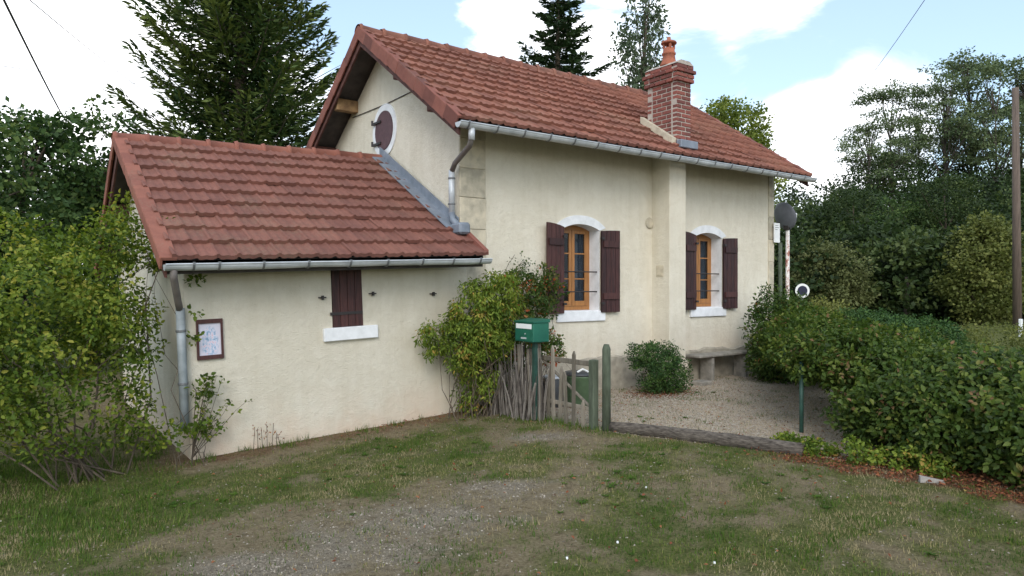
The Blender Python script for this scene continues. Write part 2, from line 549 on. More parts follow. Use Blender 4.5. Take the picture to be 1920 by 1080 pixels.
M = {}
M['wall'] = wallmat('cream_roughcast', 0.35, .5)
M['wall_annex'] = wallmat('cream_roughcast_damp', -0.12, 1.0, .90)
M['white_paint'] = simple('white_paint', (.80, .82, .85), (.66, .68, .70), .8, 8, .15, 60)
M['quoin'] = simple('quoin_stone', (.58, .52, .40), (.36, .33, .26), .9, 7, .5, 45, objrand=.25)
M['plinth'] = simple('plinth_stone', (.46, .42, .34), (.24, .22, .18), .95, 5, .9, 22)
M['tile'] = tilemat('clay_tile_weathered', (.205, .088, .066), (.182, .080, .062), (.20, .16, .11))
M['tile_far'] = tilemat('clay_tile_sandy', (.240, .100, .070), (.205, .085, .062), (.23, .17, .12))
M['verge'] = tilemat('clay_verge_tile', (.265, .105, .075), (.23, .090, .067), (.22, .17, .12))
M['verge_dark'] = tilemat('stained_verge_tile', (.22, .085, .065), (.14, .058, .048), (.16, .12, .09))
M['darkwood'] = simple('soffit_boards', (.085, .075, .070), (.04, .036, .036), .8, 5, .3, 40, stretch=(1, 1, 1))
M['purlin'] = simple('purlin_wood', (.34, .22, .11), (.16, .095, .05), .8, 10, .4, 40)
M['purlin_dark'] = simple('purlin_painted', (.13, .055, .045), (.07, .03, .025), .8, 10, .4, 40)
M['shutter'] = simple('shutter_paint', (.078, .028, .025), (.026, .010, .011), .6, 14, .3, 50, stretch=(4, 4, .35), objrand=.25)
M['shutter_grey'] = simple('oculus_paint', (.115, .060, .066), (.075, .038, .044), .6, 12, .25, 50)
M['frame'] = simple('varnished_wood', (.40, .185, .058), (.27, .12, .04), .4, 9, .15, 60, stretch=(3, 3, .5))
M['glass'] = glassmat()
M['curtain'] = simple('curtain_cloth', (.40, .46, .56), (.26, .31, .40), .9, 14, stretch=(8, 8, .4))
M['iron'] = simple('dark_iron', (.035, .03, .03), None, .55, 12)
M['zinc'] = simple('zinc', (.60, .63, .66), (.42, .45, .48), .5, 6, .1, 40, metal=.25)
M['zinc_strap'] = simple('zinc_strap', (.20, .21, .22), None, .5, 12, metal=.4)
M['lead'] = simple('lead_flashing', (.25, .285, .34), (.17, .20, .24), .6, 6, .3, 18, metal=.2)
M['mortar'] = simple('chimney_mortar', (.48, .42, .37), (.34, .30, .26), .95, 14, .4, 60)
M['fillet'] = simple('mortar_fillet', (.60, .54, .42), (.42, .37, .28), .95, 9, .5, 50)
M['brick'] = simple('red_brick', (.25, .082, .064), (.15, .055, .047), .9, 14, .4, 70, objrand=.5)
M['pot'] = simple('terracotta_pot', (.42, .135, .075), (.24, .09, .06), .85, 10, .3, 40)
M['plastic'] = simple('pvc_pipe', (.33, .37, .40), (.20, .23, .24), .5, 5, .05, 30)
M['pipe_brown'] = simple('brown_pipe', (.17, .15, .14), None, .6, 9)
M['green_paint'] = simple('mailbox_green', (.020, .135, .088), (.012, .090, .062), .35, 5, .1, 30)
M['green_metal'] = simple('post_green', (.030, .085, .065), (.018, .050, .040), .5, 9, .1, 40)
M['green_wood'] = simple('mossy_post', (.11, .135, .095), (.055, .068, .045), .9, 9, .6, 40, stretch=(2, 2, .5))
M['label'] = simple('label_white', (.82, .84, .84), (.74, .76, .76), .5, 9)
M['grey_wood'] = simple('weathered_wood', (.26, .23, .185), (.13, .115, .09), .9, 9, .6, 50, stretch=(2, 2, .35), objrand=.4)
M['stick'] = simple('dry_stick', (.20, .18, .16), (.065, .055, .048), .9, 12, .4, 50, objrand=.7)
M['log'] = simple('log_bark', (.17, .145, .12), (.035, .028, .022), .95, 16, 1.0, 60, stretch=(1, 1, 5))
M['bench'] = simple('bench_concrete', (.33, .31, .27), (.17, .16, .14), .95, 9, .5, 45)
M['tub'] = simple('faded_green_plastic', (.095, .155, .085), (.06, .10, .055), .6, 7)
M['lid'] = simple('dark_lid', (.05, .055, .06), None, .5, 9)
M['dish'] = simple('dish_grey', (.19, .20, .235), (.14, .15, .18), .5, 7)
M['pole'] = polemat()
M['navy'] = simple('navy_enamel', (.012, .016, .05), None, .4, 9)
M['print'] = postermat()
M['bark'] = simple('tree_bark', (.14, .11, .08), (.06, .048, .036), .95, 9, .8, 24, stretch=(2, 2, .5))
M['bark_pine'] = simple('pine_bark', (.10, .085, .07), (.05, .042, .036), .95, 6, .6, 16, stretch=(2, 2, .5))
M['pole_wood'] = simple('utility_pole_wood', (.165, .125, .10), (.09, .068, .056), .9, 6, .5, 30, stretch=(4, 4, .3))
M['wire'] = simple('cable_black', (.03, .03, .035), None, .6, 9)
M['stone'] = simple('pale_stone', (.36, .34, .32), (.28, .27, .25), .95, 9, .6, 30)
M['ground'] = groundmat()
M['spruce'] = leafmat('spruce_needles', [(0, (0.015, 0.035, 0.015)), (.5, (0.049, 0.090, 0.030)), (1, (0.160, 0.196, 0.050))], .15, .55, .18)
M['fir2'] = leafmat('dark_conifer_needles', [(0, (0.015, 0.034, 0.016)), (.6, (0.041, 0.076, 0.029)), (1, (0.081, 0.119, 0.045))], .15, .55, .18)
M['birch'] = leafmat('bluish_leaves', [(0, (0.052, 0.081, 0.049)), (.5, (0.103, 0.144, 0.082)), (1, (0.184, 0.218, 0.131))], .3, .55, .18)
M['bright'] = leafmat('bright_tree_leaves', [(0, (0.074, 0.110, 0.020)), (.5, (0.179, 0.226, 0.045)), (1, (0.284, 0.315, 0.075))], .35, .55, .18)
M['darkleaf'] = leafmat('dark_tree_leaves', [(0, (0.021, 0.045, 0.015)), (.5, (0.056, 0.104, 0.030)), (1, (0.150, 0.200, 0.052))], .25, .55, .18)
M['wood'] = leafmat('woodland_leaves', [(0, (0.016, 0.029, 0.011)), (.5, (0.042, 0.071, 0.022)), (1, (0.108, 0.139, 0.043))], .25, .55, .18)
M['pine'] = leafmat('pine_crown', [(0, (0.058, 0.086, 0.042)), (.5, (0.111, 0.153, 0.069)), (1, (0.195, 0.234, 0.105))], .25, .55, .18)
M['olive'] = leafmat('olive_leaves', [(0, (0.065, 0.078, 0.027)), (.5, (0.130, 0.150, 0.056)), (1, (0.208, 0.221, 0.093))], .3, .55, .18)
M['ygreen'] = leafmat('yellowgreen_leaves', [(0, (0.052, 0.071, 0.018)), (.5, (0.121, 0.144, 0.039)), (1, (0.230, 0.241, 0.069))], .3, .55, .18)
M['hedge'] = leafmat('hedge_leaves', [(0, (.022, .042, .010)), (.5, (.062, .108, .020)), (.88, (.16, .20, .040)), (.97, (.19, .17, .05)), (1, (.20, .12, .06))], .3, .5, .22)
M['hedge_dark'] = leafmat('clipped_shrub_leaves', [(0, (0.015, 0.042, 0.013)), (.5, (0.040, 0.090, 0.027)), (1, (0.092, 0.161, 0.039))], .22, .55, .18)
M['vine'] = leafmat('vine_leaves', [(0, (0.052, 0.092, 0.017)), (.5, (0.144, 0.213, 0.031)), (.9, (0.276, 0.333, 0.055)), (1, (0.368, 0.253, 0.066))], .35, .55, .18)
M['climber'] = leafmat('climber_leaves', [(0, (0.042, 0.073, 0.014)), (.45, (0.101, 0.159, 0.023)), (.85, (0.228, 0.276, 0.041)), (1, (0.318, 0.306, 0.057))], .35, .55, .18)
M['rosy'] = leafmat('mixed_shrub_leaves', [(0, (0.027, 0.058, 0.015)), (.6, (0.082, 0.137, 0.031)), (.9, (0.164, 0.156, 0.043)), (1, (0.410, 0.104, 0.043))], .3, .55, .18)
M['grass'] = leafmat('grass_blades', [(0, (.040, .085, .012)), (.35, (.085, .150, .020)), (.58, (.165, .195, .045)), (.78, (.28, .245, .11)), (1, (.36, .30, .17))], .3, .6, .2)
M['litter'] = leafmat('fallen_leaves', [(0, (.10, .035, .018)), (.5, (.22, .075, .035)), (.9, (.34, .15, .07)), (1, (.5, .36, .10))], .15, .7, .2)
M['pebble'] = leafmat('pebbles', [(0, (.10, .083, .063)), (.5, (.235, .20, .150)), (1, (.44, .39, .325))], 0, .9, .15)

# ------------------------------------------------------------------ the ground
YARD = [(5.55, 7.4), (5.55, 5.85), (6.30, 3.90), (6.62, 2.6), (6.6, -2)]   # line between verge and yard, x at given y


def line_x(y):
    ys = np.array([p[1] for p in YARD][::-1]); xs = np.array([p[0] for p in YARD][::-1])
    return np.interp(y, ys, xs)


def zg(x, y):
    x = np.asarray(x, float); y = np.asarray(y, float)
    z = -.05 * np.clip(5.5 - x, 0, 5) * sstep(3.5, 7.2, y)
    r = CB * x - CA * y; d = CA * x + CB * y
    # wooded slope on the right, beyond the hedge
    hill = 4.2 * sstep(30, 60, d) * sstep(6, 30, r + .12 * d - 8) + 3 * sstep(80, 160, d) * sstep(-10, 60, r)
    z = z + hill
    z = z + .25 * sstep(12, 19, d) * sstep(6, 12, r) - .012 * np.clip(-r - 5, 0, 40)
    z = z + .015 * (fbm(x * 1.3, y * 1.3, 3, 3) - .5) * (1 - sstep(20, 40, d)) + .008 * (fbm(x * 7, y * 7, 8, 2) - .5) * (1 - sstep(15, 20, d))
    return z


def blob(x, y, u, v, su, sv, ang=None):
    """soft patch centred where the ground is seen at (u,v), with half sizes su (across) and sv (away) in metres"""
    c = G(u, v)
    r = CB * (x - c[0]) - CA * (y - c[1]); d = CA * (x - c[0]) + CB * (y - c[1])
    return np.exp(-(r / su) ** 2 - (d / sv) ** 2)


def cover(x, y):
    n = fbm(x * 1.6, y * 1.6, 21, 5)
    n2 = fbm(x * 4, y * 4, 31, 3)
    r = CB * x - CA * y; d = CA * x + CB * y
    yard = sstep(-.05, .12, x - line_x(y)) * (1 - sstep(12.5, 13.5, x)) * (1 - sstep(13, 14, y)) * sstep(-4, -1, y)
    grass = .59 + 1.25 * (n - .5) + .8 * (n2 - .5)
    for b in [(780, 868, 1.0, .35, .45), (930, 845, .7, .3, .30), (560, 905, .7, .35, .25), (120, 930, .9, .5, .5), (40, 880, 1.0, .7, .6), (1310, 1010, .8, .35, .2),
              (1270, 870, .8, .4, .2), (1060, 990, .45, .2, .30), (1290, 1050, .3, .15, .4), (450, 1000, .25, .14, .25), (1560, 930, .9, .6, .15), (1850, 1000, .4, .3, .3)]:
        grass = grass + b[4] * blob(x, y, *b[:4])
    for b in [(760, 960, .95, .42, .62), (600, 1040, .8, .4, .55), (900, 920, .6, .35, .45), (1000, 920, .35, .35, .25), (420, 1060, .5, .25, .35), (1020, 815, .55, .35, .5), (1120, 800, .3, .3, .3)]:
        grass = grass - b[4] * blob(x, y, *b[:4])
    grav = -.05 + .7 * (n2 - .5) + .68 * blob(x, y, 770, 965, 1.25, .60) + .6 * blob(x, y, 600, 1050, .9, .4) + .6 * blob(x, y, 950, 905, .7, .4) + .8 * blob(x, y, 1020, 815, .6, .3) + .4 * blob(x, y, 420, 1070, .5, .3) + .2 * (n - .5)
    red = np.zeros_like(x)
    # leaf litter at the foot of the hedge and by the log
    dl = line_x(y) - x
    red = red + .95 * sstep(-.35, -.1, dl + .0) * (1 - sstep(.20, .62, dl - .45 * (n2 - .5))) * (1 - sstep(3.6, 4.6, y)) * sstep(-1, .3, y)
    under = sstep(0, .1, -dl) * (1 - sstep(3.0, 3.6, y)) * sstep(-4, -3, y)
    red = red + .9 * under
    # earth at the foot of the annex wall
    red = red + .50 * sstep(7.3, 7.8, y + .35 * (n2 - .5)) * (1 - sstep(8.3, 8.6, y)) * sstep(.6, 1.6, x) * (1 - sstep(5.3, 5.6, x))
    red = red + .9 * np.exp(-((x - 8.2) / .75) ** 2 - ((y - 7.35) / .45) ** 2)
    grav = np.where(yard > .3, (.80 + .35 * (n - .5)) * (1 - under), grav)
    grass = np.where(yard > .3, .12 + .9 * (n - .5) + .4 * (n2 - .5), grass)
    wall_strip = sstep(7.3, 7.8, y) * (1 - sstep(5.2, 5.5, x))
    grass = grass * (1 - .45 * wall_strip)
    far = sstep(13, 17, d)
    grass = grass * (1 - far) + .85 * far; grav = grav * (1 - far); red = red * (1 - far)
    left = sstep(1.6, .6, x) * sstep(5, 6, y)
    grass = grass + .4 * left
    red = np.clip(red, 0, 1) * (1 - .0 * left)
    return np.clip(grass, 0, 1), np.clip(grav, 0, 1), np.clip(red, 0, 1)


def axis(lo, hi, a, b, st):
    core = np.arange(a, b, st)
    up = []; t = b; s_ = st
    while t < hi:
        up.append(t); s_ *= 1.16; t += s_
    dn = []; t = a - st; s_ = st
    while t > lo:
        dn.append(t); s_ *= 1.16; t -= s_
    return np.array(dn[::-1] + list(core) + up + [hi])


ax = axis(-500, 700, -1.0, 10, .055); ay = axis(-500, 700, 1.5, 9.0, .055)
gx, gy = np.meshgrid(ax, ay)
gz = zg(gx, gy)
nx_, ny_ = len(ax), len(ay)
V = np.stack([gx.ravel(), gy.ravel(), gz.ravel()], 1)
ii, jj = np.meshgrid(np.arange(nx_ - 1), np.arange(ny_ - 1))
a0 = (jj * nx_ + ii).ravel()
me = npmesh('ground', V, np.stack([a0, a0 + 1, a0 + nx_ + 1, a0 + nx_], 1), None, True)
cg, cv, crd = cover(gx.ravel(), gy.ravel())
at = me.color_attributes.new('cover', 'FLOAT_COLOR', 'POINT')
at.data.foreach_set('color', np.stack([cg, cv, crd, sstep(-.02, .1, gx.ravel() - line_x(gy.ravel())) * (cv > .3) * (1 - crd) * (1 - cg)], 1).astype(np.float32).ravel())
me.materials.append(M['ground'])
gob = bpy.data.objects.new('ground', me); COL.objects.link(gob)
tag(gob, 'patchy grass and gravel ground around the cottage', None, None, 'structure')


# ------------------------------------------------------------------ roof pieces
TW, TE = .205, .325       # tile width and exposed length


def tile_mesh(w, e, name, m):
    prof = [(0, .026), (.07, .033), (.15, .031), (.24, .014), (.36, .010), (.5, .017), (.6, .017), (.72, .010), (.88, .012), (1.03, .026)]
    vs = []; fs = []
    n = len(prof)
    for (y, dz) in ((-.012, .028), (-.012, .052), (e + .02, .004)):
        for (t, h) in prof:
            vs.append((t * w, y, h + dz - (.022 if (dz == .028) else 0)))
    for i in range(n - 1):
        fs.append((i, i + 1, n + i + 1, n + i))
        fs.append((n + i, n + i + 1, 2 * n + i + 1, 2 * n + i))
    me = bpy.data.meshes.new(name); me.from_pydata(vs, [], fs); me.update(); me.materials.append(m)
    return me, np.array(vs), fs


def slope_rot(p, front=True):
    R = Matrix.Rotation(p, 3, 'X')
    return R if front else Matrix.Rotation(math.pi, 3, 'Z') @ R


def lay_tiles(roof, me, varr, farr, x0, ncol, nrow, ey, ez, p, w, e, single, mat, front=True):
    """rows run from the eave line (ey, ez); the nearest `single` tiles become parts of their own, the rest one joined part"""
    cells = []
    for r_ in range(nrow):
        for c in range(ncol):
            if front:
                x = x0 + c * w
            else:
                x = x0 + (c + 1) * w
            s = 1 if front else -1
            y = ey + s * math.cos(p) * r_ * e; z = ez + math.sin(p) * r_ * e
            cells.append((x * x + y * y, x, y, z, r_))
    cells.sort()
    R = slope_rot(p, front)
    for (_, x, y, z, r_) in cells[:single]:
        jit = Matrix.Rotation(random.gauss(0, .006), 3, 'Z') @ Matrix.Rotation(random.gauss(0, .007), 3, 'X') @ Matrix.Rotation(random.gauss(0, .006), 3, 'Y')
        inst('roof_tile', me, roof, (x + random.gauss(0, .002), y + random.gauss(0, .003), z + random.gauss(0, .0025)), R @ jit)
    rest = cells[single:]
    if rest:
        V = []; Fs = []
        for (_, x, y, z, r_) in rest:
            jit = Matrix.Rotation(random.gauss(0, .005), 3, 'X')
            A = np.array(R @ jit)
            n = len(V) * len(varr)
            V.append(varr @ A.T + np.array((x, y, z + random.gauss(0, .0015))))
            Fs += [tuple(i + n for i in f) for f in farr]
        V = np.concatenate(V) - np.array(roof['_base'])
        m2 = npmesh('tile_field', V, np.array(Fs)); m2.materials.append(mat)
        o = bpy.data.objects.new('tile_field', m2); COL.objects.link(o); o.parent = roof; o['kind'] = 'stuff'


def ridge_tile_mesh(L_, r, m, name='ridge_tile'):
    mb = MB(); n = 8; vs = []
    for (x, rr) in ((0, r), (.05, r * 1.18), (.055, r), (L_ + .02, r * .93)):
        for k in range(n + 1):
            a = math.pi * (k / n * 1.12 - .06)
            vs.append((x, math.cos(a) * rr, math.sin(a) * rr * .95))
    fs = []
    for i in range(3):
        for k in range(n):
            fs.append((i * (n + 1) + k, i * (n + 1) + k + 1, (i + 1) * (n + 1) + k + 1, (i + 1) * (n + 1) + k))
    mb.add(vs, fs)
    me = mb.mesh(name); me.materials.append(m)
    me.polygons.foreach_set('use_smooth', [True] * len(me.polygons))
    return me


def slab(mb, x0, x1, ya, za, yb, zb, th):
    """sloping slab between eave line a and ridge line b, thickness th measured down"""
    mb.prism([(ya, za), (yb, zb), (yb, zb - th), (ya, za - th)], 0, x0, x1)


# ------------------------------------------------------------------ cottage
X0, X1, YF, YR = 5.08, 12.33, 8.16, 10.44
YB = 2 * YR - YF
PM = math.atan(.664); RZ = 5.70; EY = 7.466; EZ = RZ - .664 * (YR - EY)
cottage = empty('cottage', (X0, YF, 0), 'cream rendered cottage with red tiled roof, brick chimney and two shuttered windows', 'house')


def roof_z(y):
    return RZ - .664 * abs(YR - y)


WT = roof_z(YF) - .10
TH = .30
OP = [(6.90, 7.667), (9.95, 10.716)]
ZS, ZA = 1.25, 2.60
w = MB()
# front wall round its two openings
xs = [X0 + TH, OP[0][0], OP[0][1], OP[1][0], OP[1][1], X1 - TH]
def wall_face(x0, x1, z0, z1, y, th, ops, m, parent):
    """one welded front wall with rectangular openings"""
    X = sorted({x0, x1} | {o[0] for o in ops} | {o[1] for o in ops}); Z = sorted({z0, z1} | {o[2] for o in ops} | {o[3] for o in ops})
    b = MB(); nX, nZ = len(X), len(Z)
    b.v = [(x, yy, z) for yy in (y, y + th) for z in Z for x in X]
    idx = lambda i, j, k: k * nX * nZ + j * nX + i
    solid = lambda i, j: 0 <= i < nX - 1 and 0 <= j < nZ - 1 and not any(o[0] <= X[i] < o[1] and o[2] <= Z[j] < o[3] for o in ops)
    for i in range(nX - 1):
        for j in range(nZ - 1):
            if not solid(i, j): continue
            b.f.append((idx(i, j, 0), idx(i + 1, j, 0), idx(i + 1, j + 1, 0), idx(i, j + 1, 0)))
            b.f.append((idx(i, j + 1, 1), idx(i + 1, j + 1, 1), idx(i + 1, j, 1), idx(i, j, 1)))
            if not solid(i - 1, j): b.f.append((idx(i, j, 0), idx(i, j + 1, 0), idx(i, j + 1, 1), idx(i, j, 1)))
            if not solid(i + 1, j): b.f.append((idx(i + 1, j, 1), idx(i + 1, j + 1, 1), idx(i + 1, j + 1, 0), idx(i + 1, j, 0)))
            if not solid(i, j - 1): b.f.append((idx(i, j, 1), idx(i + 1, j, 1), idx(i + 1, j, 0), idx(i, j, 0)))
            if not solid(i, j + 1): b.f.append((idx(i, j + 1, 0), idx(i + 1, j + 1, 0), idx(i + 1, j + 1, 1), idx(i, j + 1, 1)))
    return b.build('wall', m, parent)


wall_face(X0 + TH, X1 - TH, -.3, WT, YF, TH, [(a, b, ZS, ZA) for a, b in OP], M['wall'], cottage)
w.box((X0 + TH, YB - TH, -.3), (X1 - TH, YB, WT))
w.build('wall', M['wall'], cottage)
for xa, xb in ((X0, X0 + TH), (X1 - TH, X1)):
    g = MB(); g.prism([(YF, -.3), (YB, -.3), (YB, WT), (YR, RZ - .12), (YF, WT)], 0, xa, xb)
    g.build('gable_wall', M['wall'], cottage)
fl = MB(); fl.box((X0 + .31, YF + .31, -.2), (X1 - .31, YB - .31, -.02)); fl.build('inside_floor', M['darkwood'], cottage)
# gable cable
c_ = MB(); c_.tube([(X0 - .012, 11.7, 4.62), (X0 - .012, 10.44, 4.585), (X0 - .012, 8.75, 4.60)], .007, 5); c_.build('wall_cable', M['wire'], cottage)
# plinth
pl = MB()
xx = np.linspace(5.52, 12.31, 40)
top = .53 + .02 * np.sin(xx * 5) + .015 * np.sin(xx * 13)
n = len(xx)
vs = []
for i in range(n):
    for (y, z) in ((YF - .030, -.2), (YF - .034 - .006 * math.sin(xx[i] * 9), float(top[i]) - .03), (YF - .004, float(top[i])), (YF + .05, float(top[i]))):
        vs.append((float(xx[i]), y, z))
fs = [(i * 4 + k, (i + 1) * 4 + k, (i + 1) * 4 + k + 1, i * 4 + k + 1) for i in range(n - 1) for k in range(3)]
pl.add(vs, fs); pl.build('plinth', M['plinth'], cottage)
# quoins
for (qx0, qx1, hh) in ((X0 - .006, 5.50, .43), (12.16, X1 + .006, .43)):
    z = -.05; i = 0
    while z < WT - .12:
        h = min(hh * random.uniform(.92, 1.08), WT - z - .02)
        q = MB(); q.cbox((qx0, YF - .016 - random.uniform(0, .004), z + .003), (qx1 + random.uniform(-.006, .006), YF + .02, z + h - .003), .006)
        q.build('quoin_stone', M['quoin'], cottage)
        z += h; i += 1
# chimney breast on the front
cb = MB(); cb.cbox((8.87, 7.77, -.2), (9.27, YF + .01, roof_z(7.77) - .06), .008); cb.build('chimney_breast', M['wall'], cottage)
stp = MB(); stp.cbox((8.86, 7.765, -.1), (9.29, 7.76 + .01, .38), .003); 
ft = MB(); ft.cbox((8.83, 7.73, -.2), (9.31, YF, .42), .02); ft.build('chimney_foot', M['wall'], cottage)

# windows
for wi, (a, b) in enumerate(OP):
    fr = MB(); yf = YF + .225
    cx = (a + b) / 2
    zb = ZS + .02
    fr.box((a + .002, yf, zb), (a + .055, yf + .06, ZA)); fr.box((b - .055, yf, zb), (b - .002, yf + .06, ZA))
    fr.box((a + .055, yf, zb), (b - .055, yf + .06, zb + .06)); fr.box((a + .055, yf, ZA - .07), (b - .055, yf + .06, ZA))
    win = fr.build('window', M['frame'], cottage)
    for s in (0, 1):
        ca, cbb = (a + .057, cx - .004) if s == 0 else (cx + .004, b - .057)
        z0c, z1c = zb + .063, ZA - .073
        cs = MB(); t = .055; yc = yf - .012
        cs.cbox((ca, yc, z0c), (ca + t, yc + .045, z1c), .004); cs.cbox((cbb - t, yc, z0c), (cbb, yc + .045, z1c), .004)
        cs.cbox((ca + t, yc + .001, z0c), (cbb - t, yc + .044, z0c + .08), .004); cs.cbox((ca + t, yc + .001, z1c - .055), (cbb - t, yc + .044, z1c), .004)
        hgt = (z1c - z0c)
        for q in (1, 2):
            zz = z0c + .03 + hgt * q / 3
            cs.box((ca + t, yc + .006, zz - .010), (cbb - t, yc + .03, zz + .010))
        cs.build('casement', M['frame'], win)
        for q in range(3):
            g = MB(); za = z0c + .03 + hgt * q / 3 + (.05 if q == 0 else .01); zb2 = z0c + .03 + hgt * (q + 1) / 3 - .01
            g.box((ca + t, yc + .018, za), (cbb - t, yc + .022, min(zb2, z1c - .055))); g.build('pane', M['glass'], win)
    cu = MB(); 
    for (ca, cbb) in ((a + .06, a + .20), (cx + .10, b - .06)):
        pts = [(ca + (cbb - ca) * i / 12, yf + .10 + .018 * math.sin(i * 1.9)) for i in range(13)]
        for i in range(12):
            cu.add([(pts[i][0], pts[i][1], zb + .1), (pts[i + 1][0], pts[i + 1][1], zb + .1), (pts[i + 1][0], pts[i + 1][1], ZA), (pts[i][0], pts[i][1], ZA)], [(0, 1, 2, 3)])
    cu.build('curtain', M['curtain'], win)
    # whitened reveals, arched head and sill
    rv = MB(); rv.box((b - .004, YF - .004, ZS), (b + .004, yf, ZA)); rv.build('reveal', M['white_paint'], win); rv = MB(); rv.box((a - .004, YF - .004, ZS), (a + .004, yf, ZA)); rv.build('reveal', M['white_paint'], win)
    hd = MB(); k = 14; half = (b - a) / 2
    zin0, rise = 2.52, .085
    outer = []; inner = []
    for i in range(k + 1):
        t = -1 + 2 * i / k
        xin = cx + t * half; inner.append((xin, zin0 + rise * (1 - t * t)))
        outer.append((cx + t * (half + .13), 2.565 + .175 * (1 - abs(t) ** 2.4)))
    hd.ribbon(outer, inner, 1, YF - .014, YF + .001)
    hd.ribbon([(p[0], max(p[1] + .1, ZA)) for p in inner], inner, 1, YF + .001, yf)
    hd.build('arched_head', M['white_paint'], win)
    sl = MB(); sl.cbox((a - .12, YF - .035, 1.10), (b + .11, YF + .03, ZS + .012), .008); sl.box((a + .005, YF + .03, ZS - .02), (b - .005, yf + .01, ZS + .018))
    sl.build('sill', M['white_paint'], win)
    for zz in (1.56, 1.87):
        br = MB(); br.tube([(a - .01, YF + .05, zz), (b + .01, YF + .05, zz)], .011, 6); br.build('iron_bar', M['iron'], win)
    # shutters: planks with two ledges, arched top towards the opening
    for s in (0, 1):
        wd = .385
        hinge = a if s == 0 else b
        ang = math.radians(9 if s == 0 else 3)
        sgn = -1 if s == 0 else 1
        def loc(t, yy, zz):   # t from hinge outward, yy out of the wall
            return (hinge + sgn * (t * math.cos(ang)) + sgn * yy * -math.sin(ang) * 0, YF - .03 - t * math.sin(ang) - yy, zz)
        ledges = []
        for zz in (1.44, 2.26):
            p0 = loc(.03, .0, zz); p1 = loc(wd - .03, .0, zz)
            sh = MB(); vs = [loc(.03, .030, zz), loc(wd - .03, .030, zz), loc(wd - .03, .052, zz), loc(.03, .052, zz), loc(.03, .030, zz + .10), loc(wd - .03, .030, zz + .10), loc(wd - .03, .052, zz + .10), loc(.03, .052, zz + .10)]
            sh.add(vs, [(3, 2, 1, 0), (4, 5, 6, 7), (0, 1, 5, 4), (1, 2, 6, 5), (2, 3, 7, 6), (3, 0, 4, 7)])
            ledges.append(sh)
        sh = MB(); vs = [loc(.012, -.006, 1.25), loc(wd - .012, -.006, 1.25), loc(wd - .012, -.0005, 1.25), loc(.012, -.0005, 1.25), loc(.012, -.006, 2.50), loc(wd - .012, -.006, 2.50), loc(wd - .012, -.0005, 2.50), loc(.012, -.0005, 2.50)]
        sh.add(vs, [(3, 2, 1, 0), (4, 5, 6, 7), (0, 1, 5, 4), (1, 2, 6, 5), (2, 3, 7, 6), (3, 0, 4, 7)])
        so = sh.build('shutter', M['shutter'], cottage)
        for sh in ledges: sh.build('ledge', M['shutter'], so)
        for q in range(4):
            t0, t1 = wd * q / 4 + .003, wd * (q + 1) / 4 - .003
            def tz(t):
                tt = (t / wd)
                return 2.52 - .0 + (.02 if s == 0 else -.005) + .05 * (1 - (1 - tt) ** 2) * (1 if s == 0 else .35)
            z0 = 1.235
            vs = [loc(t0, 0, z0), loc(t1, 0, z0), loc(t1, .028, z0), loc(t0, .028, z0), loc(t0, 0, tz(t0)), loc(t1, 0, tz(t1)), loc(t1, .028, tz(t1)), loc(t0, .028, tz(t0))]
            pk = MB(); pk.add(vs, [(3, 2, 1, 0), (4, 5, 6, 7), (0, 1, 5, 4), (1, 2, 6, 5), (2, 3, 7, 6), (3, 0, 4, 7)])
            pk.build('plank', M['shutter'], so)
        for zz in (1.36, 2.38):
            hg = MB(); hg.box(tuple(map(min, loc(-.02, .02, zz), loc(.04, .06, zz + .035))), tuple(map(max, loc(-.02, .02, zz), loc(.04, .06, zz + .035)))); hg.build('hinge', M['iron'], so)

# oculus with its round shutter
oc = (YR, 4.17)
ring_o = [(oc[0] + .43 * math.cos(t), oc[1] + .43 * math.sin(t)) for t in np.linspace(0, 2 * math.pi, 37)[:-1]]
ring_i = [(oc[0] + .318 * math.cos(t), oc[1] + .318 * math.sin(t)) for t in np.linspace(0, 2 * math.pi, 37)[:-1]]
rg = MB(); rg.ribbon(ring_o, ring_i, 0, X0 - .018, X0 + .001, True); rg.build('oculus_surround', M['white_paint'], cottage)
ds = MB(); ds.prism([(oc[0] + .315 * math.cos(t), oc[1] + .315 * math.sin(t)) for t in np.linspace(0, 2 * math.pi, 37)[:-1]], 0, X0 - .03, X0 - .002)
dso = ds.build('round_shutter', M['shutter_grey'], cottage)
for zz in (4.33, 3.98):
    h = MB(); h.box((X0 - .055, oc[1] * 0 + YR + .08, zz - .02), (X0 - .03, YR + .38, zz + .015)); h.tube([(X0 - .05, YR + .38, zz - .02), (X0 - .05, YR + .38, zz + .06)], .018, 6); h.build('hinge', M['iron'], dso)

# small fittings on the front
ft = MB(); c = (8.80, YF)
ft.lathe([(.0, 0), (.085, 0), (.095, .012), (.085, .028), (.05, .036), (.0, .036)], (0, 0, 0), 20)
vv = MB(); vv.add([(8.80 + p[0], YF - p[2], 2.70 + p[1]) for p in ft.v], ft.f); vv.build('round_vent', M['quoin'], cottage)
pb = MB(); pb.cbox((8.862, 7.90, 1.80), (8.872, 8.06, 1.99), .003); pb.cbox((8.855, 7.92, 1.82), (8.866, 8.04, 1.97), .003); pb.build('inspection_plate', M['fillet'], cottage)

